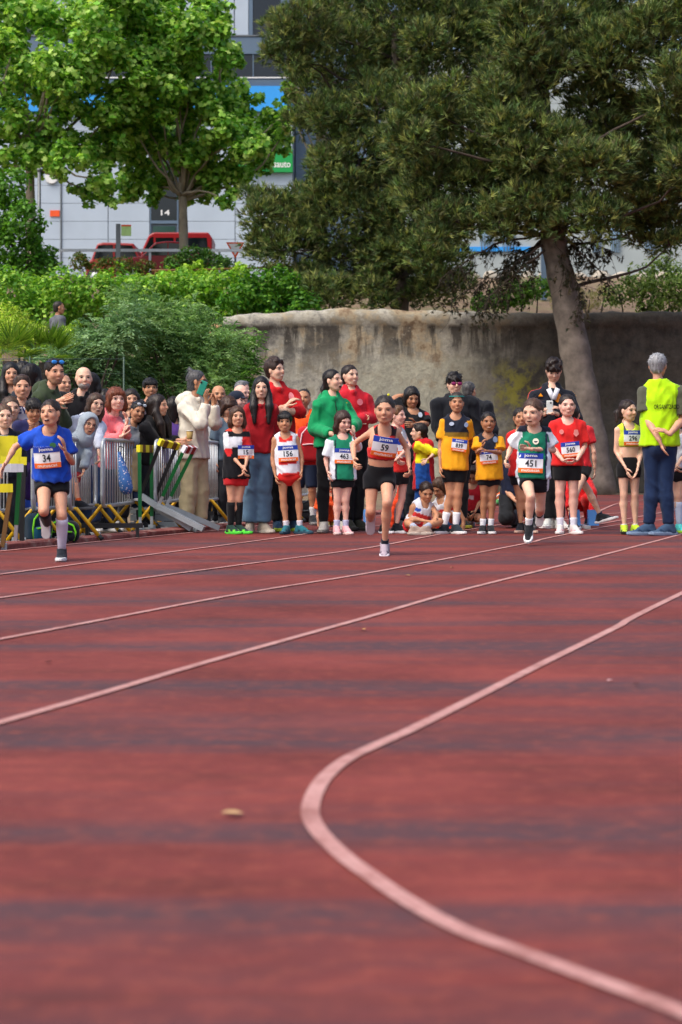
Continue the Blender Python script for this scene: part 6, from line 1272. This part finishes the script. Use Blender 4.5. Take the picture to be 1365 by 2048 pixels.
# ============================================================ EQUIPMENT AND SMALL THINGS
def rbox(c, half, rad, k=.01, Rm=None):
    c = np.asarray(c, float); half = np.asarray(half, float); Rm = np.eye(3) if Rm is None else Rm; ext = np.abs(Rm.T)@half
    def f(X, Y, Z):
        x, y, z = X-c[0], Y-c[1], Z-c[2]; p = [np.abs(Rm[i, 0]*x+Rm[i, 1]*y+Rm[i, 2]*z)-(half[i]-rad) for i in range(3)]
        return np.sqrt(sum(np.maximum(q, 0)**2 for q in p))+np.minimum(np.maximum(np.maximum(p[0], p[1]), p[2]), 0)-rad
    return dict(f=f, lo=c-ext, hi=c+ext, k=k, sub=False)
def barrier(label, px0, y0, px1, y1):
    a = np.array([gx(px0, y0), y0, 0]); b = np.array([gx(px1, y1), y1, 0]); L = np.linalg.norm(b-a); d = (b-a)/L
    t = empty('crowd_barrier', a, math.atan2(d[1], d[0])); tag(t, label, 'barrier', 'steel crowd barriers along the track')
    z0, z1, rc = .30, .95, .1; pts = []
    for cx_, cz_, a0 in ((rc, z0+rc, math.pi), (L-rc, z0+rc, 1.5*math.pi), (L-rc, z1-rc, 0), (rc, z1-rc, .5*math.pi)):
        for k in range(5): an = a0+math.pi/2*k/4; pts.append((cx_+rc*math.cos(an), 0, cz_+rc*math.sin(an)))
    pts.append(pts[0]); G().tube(pts, .019, 8, False).build('frame', M['steel'], t, True)
    n = int(L/.125); bar0 = None
    for i in range(1, n):
        if bar0 is None: bar0 = o = G().tube([(0, 0, z0+.005), (0, 0, z1-.005)], .008, 6).build('bar', M['steel'], t, True)
        else: o = bar0.copy(); COL.objects.link(o)
        o.location = (L*i/n, 0, 0)
    for xx in (.16, L-.16):
        f = G().tube([(xx, -.27, .02), (xx, -.04, z0+.0), (xx, .04, z0+.0), (xx, .27, .02)], .018, 8).build('foot', M['yellow_tube'], t, True)
        G().tube([(xx, -.285, .012), (xx, -.25, .05)], .021, 8).build('foot_cap', M['dark_rubber'], f, True)
    return t
for lab, q in (('steel crowd barrier at the left edge, behind the hurdles', (-20, 15.9, 60, 17.4)), ('steel crowd barrier behind the blue T-shirt runner', (66, 16.4, 128, 18.0)), ('steel crowd barrier the hooded child leans on', (139, 17.0, 192, 18.7)),
               ('steel crowd barrier with the umbrella, below the pink hoodie', (205, 18.0, 273, 19.8)), ('steel crowd barrier behind the tilted hurdles', (311, 19.2, 366, 21.0)), ('steel crowd barrier right of the man in cream hoodie', (413, 20.4, 455, 22.2)), ('steel crowd barrier behind the boy with bib 156', (560, 21.9, 618, 24.2))):
    barrier(lab, *q)
# ---- hurdles
def hurdle(label, b0, b1, l0, l1, base0, base1, bandm, legm, bh=.075, board_m='hurdle_yellow', lower=.55):
    """b0, b1 board ends; l0, l1 leg feet; base0, base1 ends of the foot rails"""
    o = np.array([l0[0], l0[1], 0]); t = empty('hurdle', o); tag(t, label, 'hurdle', 'hurdles stacked beside the track'); A = [np.array(p)-o for p in (b0, b1, l0, l1)]
    up = nrm(A[0]-A[2]); bd = G().bar(A[0], A[1], .045, bh, up).build('board', M[board_m], t)
    for k in (.28, .74): c = A[0]+(A[1]-A[0])*k; w = nrm(A[1]-A[0])*.028; G().bar(c-w, c+w, .05, bh*1.03, up).build('band', M[bandm], bd)
    for i, (p, q) in enumerate(((A[0]+(A[1]-A[0])*.08, A[2]), (A[0]+(A[1]-A[0])*.92, A[3]))):
        m_ = q+(p-q)*(1-lower) if legm == 'hurdle_green' else q
        if legm == 'hurdle_green': G().bar(q, m_, .03, .03, (0, 1, 0)).build('leg_base', M['steel'], t)
        G().bar(m_, p-up*bh*.4, .036, .036, (0, 1, 0)).build('leg', M[legm], t)
    for l, e in ((A[2], np.array(base0)-o), (A[3], np.array(base1)-o)):
        G().bar(l, e, .075, .055).build('foot_rail', M['grey_metal'], t)
    return t
def A_(px, py, y): return at(px, py, y)
hurdle('upright hurdle with yellow and brown board, left of the tilted hurdles', A_(277, 897, 19.0), A_(306, 898, 19.25), A_(281, 1058, 19.0), A_(304, 1056, 19.25), A_(281, 1056, 19.6), A_(304, 1054, 19.8), 'brown_band', 'hurdle_green', lower=.85)
hurdle('tilted hurdle with yellow and brown board and black legs', A_(319, 884, 19.0), A_(357, 893, 19.2), A_(281, 990, 19.2), A_(303, 1012, 19.3), A_(384, 1058, 19.1), A_(396, 1060, 19.2), 'brown_band', 'black_paint', .07)
hurdle('tilted hurdle with red and white board and green legs', A_(367, 898, 18.9), A_(390, 900, 19.1), A_(317, 1012, 19.1), A_(333, 1012, 19.25), A_(408, 1058, 19.0), A_(438, 1056, 19.4), 'red_paint', 'hurdle_green', .075, 'hurdle_white', .82)
hurdle('near hurdle with white board and green post at the left edge', A_(-30, 936, 15.6), A_(46, 936, 15.75), A_(-26, 1093, 15.6), A_(31, 1092, 15.9), A_(-24, 1080, 16.6), A_(34, 1078, 16.7), 'hurdle_white', 'hurdle_green', .07, 'hurdle_white', .72)
hurdle('hurdle with broad yellow board behind the white one', A_(-40, 892, 16.1), A_(44, 894, 16.15), A_(-36, 1090, 16.1), A_(40, 1088, 16.15), A_(-36, 1078, 16.9), A_(40, 1076, 16.9), 'hurdle_yellow', 'black_paint', .185)
hurdle('hurdle with narrow yellow board above the white board', A_(-30, 920, 15.9), A_(54, 922, 15.95), A_(-26, 1090, 15.9), A_(44, 1088, 15.95), A_(-26, 1080, 16.7), A_(44, 1078, 16.7), 'hurdle_yellow', 'black_paint', .07)
hurdle('low hurdle with faded yellow board in front at the left edge', A_(-30, 977, 15.4), A_(26, 976, 15.45), A_(-26, 1093, 15.4), A_(5, 1094, 15.45), A_(-26, 1090, 16.1), A_(8, 1088, 16.1), 'hurdle_yellow', 'brown_band', .07)
# stacked grey rails and black bars on the ground
st = empty('rail_stack', (gx(320, 19.9), 19.9, 0)); tag(st, 'stack of grey metal hurdle rails on the ground under the tilted hurdles', 'rails')
for j in range(3): G().bar((gx(262, 19.9+j*.12)-st.location[0], j*.12, .05+j*.075), (gx(398, 19.9+j*.12)-st.location[0], j*.12, .05+j*.075), .09, .066).build('rail', M['grey_metal'], st)
for lab, p0, p1, y in (('black bar across the barrier feet below the pink hoodie', 164, 286, 17.75), ('black bar across the barrier feet under the cream hoodie', 352, 428, 20.0)):
    c0 = A_(p0, 1051 if y < 19 else 1026, y); c1 = A_(p1, 1051 if y < 19 else 1027, y); t = empty('steel_bar', (c0[0], y, 0)); tag(t, lab, 'bar')
    G().bar(c0-np.array(t.location), c1-np.array(t.location), .05, .045).build('bar', M['black_paint'], t)
    for c in (c0, c1): q = c-np.array(t.location); s_ = .05*np.sign(np.mean([c0[0], c1[0]])-c[0]); G().bar((q[0]+s_, 0, 0), (q[0]+s_, 0, q[2]), .03, .03, (0, 1, 0)).build('support', M['black_paint'], t)
# ---- backpacks
def backpack(label, c, size, yaw, cols, ground=True):
    RM = rot3(yaw); w, d, h = size; o = np.array(c, float); t = empty('backpack', o - np.array([0, 0, 0])); tag(t, label, 'backpack', None); I = RM.T
    f, lo = grid_sdf([rbox(RM@np.array([0, 0, h/2]), (w/2, d/2, h/2), .07, .02, I)], .016); V, F = snets(f, lo, .016, 2); mesh_from('pack_body', V, F, M['cloth'], t, lin(cols[0]))
    f, lo = grid_sdf([rbox(RM@np.array([0, d*.52, h*.33]), (w*.38, d*.2, h*.25), .04, .02, I)], .014); V, F = snets(f, lo, .014, 2); mesh_from('front_pocket', V, F, M['cloth'], t, lin(cols[1]))
    for s in (-1, 1):
        g = G().tube([RM@np.array(p) for p in ((s*w*.34, d*.5, h*.12), (s*w*.40, d*.53, h*.5), (s*w*.33, d*.5, h*.8), (s*w*.1, d*.4, h*.98))], .009, 6); mesh_from('piping', np.array(g.V), g.F, M['print'], t, lin(cols[2]))
    g = G().tube([RM@np.array(p) for p in ((-w*.3, d*.72, h*.52), (0, d*.74, h*.54), (w*.3, d*.72, h*.52))], .008, 6); mesh_from('zip', np.array(g.V), g.F, M['print'], t, lin(cols[2]))
    g = G().tube([RM@np.array(p) for p in ((-.05, 0, h*.98), (-.04, 0, h*1.07), (.04, 0, h*1.07), (.05, 0, h*.98))], .012, 6); mesh_from('handle', np.array(g.V), g.F, M['cloth'], t, lin(cols[0]))
    return t, RM
t, RM = backpack('black and neon green backpack on the ground behind the blue T-shirt runner', (gx(122, 16.75), 16.75, 0), (.34, .24, .2), 8, ('#14181e', '#171c22', '#7be02a'))
V, F, d_ = text_mesh('FAB'); mesh_from('lettering', (np.stack([V[:, 0]*.1/d_[0], np.full(len(V), .18), .05+V[:, 1]*.03/d_[1]], 1))@RM.T, F, M['print'], t, lin('#cfd4d8'), smooth=False)
backpack('dark blue backpack with neon green stripe, left of the black backpack', (gx(76, 16.5), 16.5, 0), (.22, .22, .28), 30, ('#163043', '#14506a', '#86e62e'))
backpack('red backpack carried by the man in orange vest', (gx(622, 21.0), 21.0, CAMH+(HOR-930)*21.0/FPX), (.3, .2, .44), 0, ('#b81f2b', '#a3161f', '#e8c8cc'))
backpack('black sports bag on the ground behind the green hoodie woman', (gx(625, 22.4), 22.4, 0), (.5, .25, .26), 0, ('#17191d', '#1d2026', '#3a3d42'))
backpack('orange and green bag lying on the track near the wall', (gx(1004, 30.5), 30.5, 0), (.34, .2, .2), 10, ('#d8642a', '#4f9a58', '#e8e4dc'))
# ---- starting blocks
def block(label, px, y):
    t = empty('starting_block', (gx(px, y), y, 0)); tag(t, label, 'starting block', 'blue starting blocks')
    G().box((-.03, -.35, .004), (.03, .3, .035)).build('spine', M['steel'], t)
    for s in (-1, 1): G().add([(s*.1-.055, -.1, .03), (s*.1+.055, -.1, .03), (s*.1+.055, .06, .03), (s*.1-.055, .06, .03), (s*.1-.055, .02, .2), (s*.1+.055, .02, .2), (s*.1+.055, .06, .2), (s*.1-.055, .06, .2)], [(0,3,2,1),(4,5,6,7),(0,1,5,4),(1,2,6,5),(2,3,7,6),(3,0,4,7)]).build('pedal', M['blue_block'], t)
block('blue starting block beside the pink shoes', 719, 20.6); block('blue starting block behind the girl with bib 560', 1168, 20.4)
# ---- umbrella hung on the barrier
c0 = A_(238, 903, 17.95); c1 = A_(256, 988, 17.95); t = empty('umbrella', c1); tag(t, 'closed blue flowered umbrella hanging on the barrier', 'umbrella')
m, nt, b = mat_new('flower_print'); tcn = N(nt, 'ShaderNodeTexCoord'); vo = N(nt, 'ShaderNodeTexVoronoi'); vo.inputs['Scale'].default_value = 38; nt.links.new(tcn.outputs['Object'], vo.inputs[0])
rr = ramp(nt, vo.outputs['Distance'], [(.22, '#e4dfe6'), (.32, '#3f74b8')]); nt.links.new(rr.outputs[0], b.inputs['Base Color']); b.inputs['Roughness'].default_value = .7
ax = c0-c1; pts = [ax*k for k in (0, .12, .35, .7, .93, 1)]; g = G().tube(pts, [.035, .068, .062, .035, .014, .008], 10)
g.V = [tuple(np.array(v)*(1+.0)+np.array([.006*math.sin(i*2.4), .006*math.cos(i*1.9), 0])) for i, v in enumerate(g.V)]; g.build('canopy', m, t, True)
hk = [ax*1.0, ax*1.06, ax*1.12+np.array([.02, 0, 0]), ax*1.1+np.array([.05, 0, 0])]; G().tube(hk, .007, 6).build('handle', M['black_paint'], t, True); G().tube([ax*0, ax*-.08], .006, 6).build('tip', M['steel'], t, True)
# ---- phone and cup
c = A_(405, 776, 19.62); t = empty('phone', c); tag(t, 'green phone held to the ear of the man in cream hoodie', 'phone')
f, lo = grid_sdf([rbox((0, 0, 0), (.038, .008, .078), .007)], .004); V, F = snets(f, lo, .004, 1); a = R(-22); V = V@np.array([[math.cos(a), 0, -math.sin(a)], [0, 1, 0], [math.sin(a), 0, math.cos(a)]]).T
mesh_from('phone_case', V, F, M['gloss'], t, lin('#1f8f78')); g = G().tube([(-.01, -.011, .06), (-.01, -.013, .06)], .012, 10); mesh_from('camera_lens', np.array(g.V), g.F, M['gloss'], t, lin('#15191c'))
c = A_(380, 878, 19.55); t = empty('paper_cup', c); tag(t, 'small brown paper cup in the hand of the woman in black', 'cup')
G().tube([(0, 0, 0), (0, 0, .02), (0, 0, .085)], [.028, .03, .038], 14).build('cup', plain('kraft_paper', '#b89a58', .7), t, True); G().tube([(0, 0, .083), (0, 0, .091)], .040, 14).build('rim', M['white_paint'], t, True)
c = A_(1100, 815, 19.85); t = empty('phone', c); tag(t, 'pale phone in the hands of the man in navy tracksuit jacket', 'phone')
f, lo = grid_sdf([rbox((0, 0, 0), (.036, .008, .075), .007)], .004); V, F = snets(f, lo, .004, 1); mesh_from('phone_case', V, F, M['gloss'], t, lin('#d8dcd8')); g = G().tube([(.01, -.011, .05), (.01, -.013, .05)], .01, 10); mesh_from('camera_lens', np.array(g.V), g.F, M['gloss'], t, lin('#15191c'))
# ---- leaves and crumbs lying on the track
def flat_leaf(label, px, py, s, col, k):
    p = gp(px, py); V = np.array([[0, -.5, .0], [.3, -.15, .12], [.25, .2, .15], [0, .5, .05], [-.25, .2, .14], [-.3, -.15, .1], [0, 0, .0]])*s; V[:, 2] = V[:, 2]*.6+.008
    a = k*1.7; V = V@np.array([[math.cos(a), -math.sin(a), 0], [math.sin(a), math.cos(a), 0], [0, 0, 1]]).T; c_ = lin(col)
    o = mesh_from('dry_leaf', V, [[i, (i+1) % 6, 6] for i in range(6)], M['print'], None, c_, True, (p[0], p[1], 0)); tag(o, label, 'leaf', 'dry leaves on the track'); return o
flat_leaf('pale dry leaf on the near track, left of the painted curve', 465, 1634, .05, '#c9a878', 1)
flat_leaf('small pale leaf on the track left of the far lane line', 726, 1262, .05, '#c8a060', 2)
flat_leaf('small dark leaf on the track at the left', 97, 1328, .035, '#4a2826', 3)
flat_leaf('tiny brown leaf on the track below the red crop top runner', 815, 1153, .06, '#8a6a48', 4)
flat_leaf('tiny leaf on the track right of the red crop top runner', 905, 1137, .04, '#a08058', 5)
flat_leaf('tiny dark leaf on the track at the right', 1272, 1372, .03, '#4a2826', 6)
flat_leaf('small pale crumb on the painted track at the right', 1220, 1365, .03, '#c8a0a0', 7)
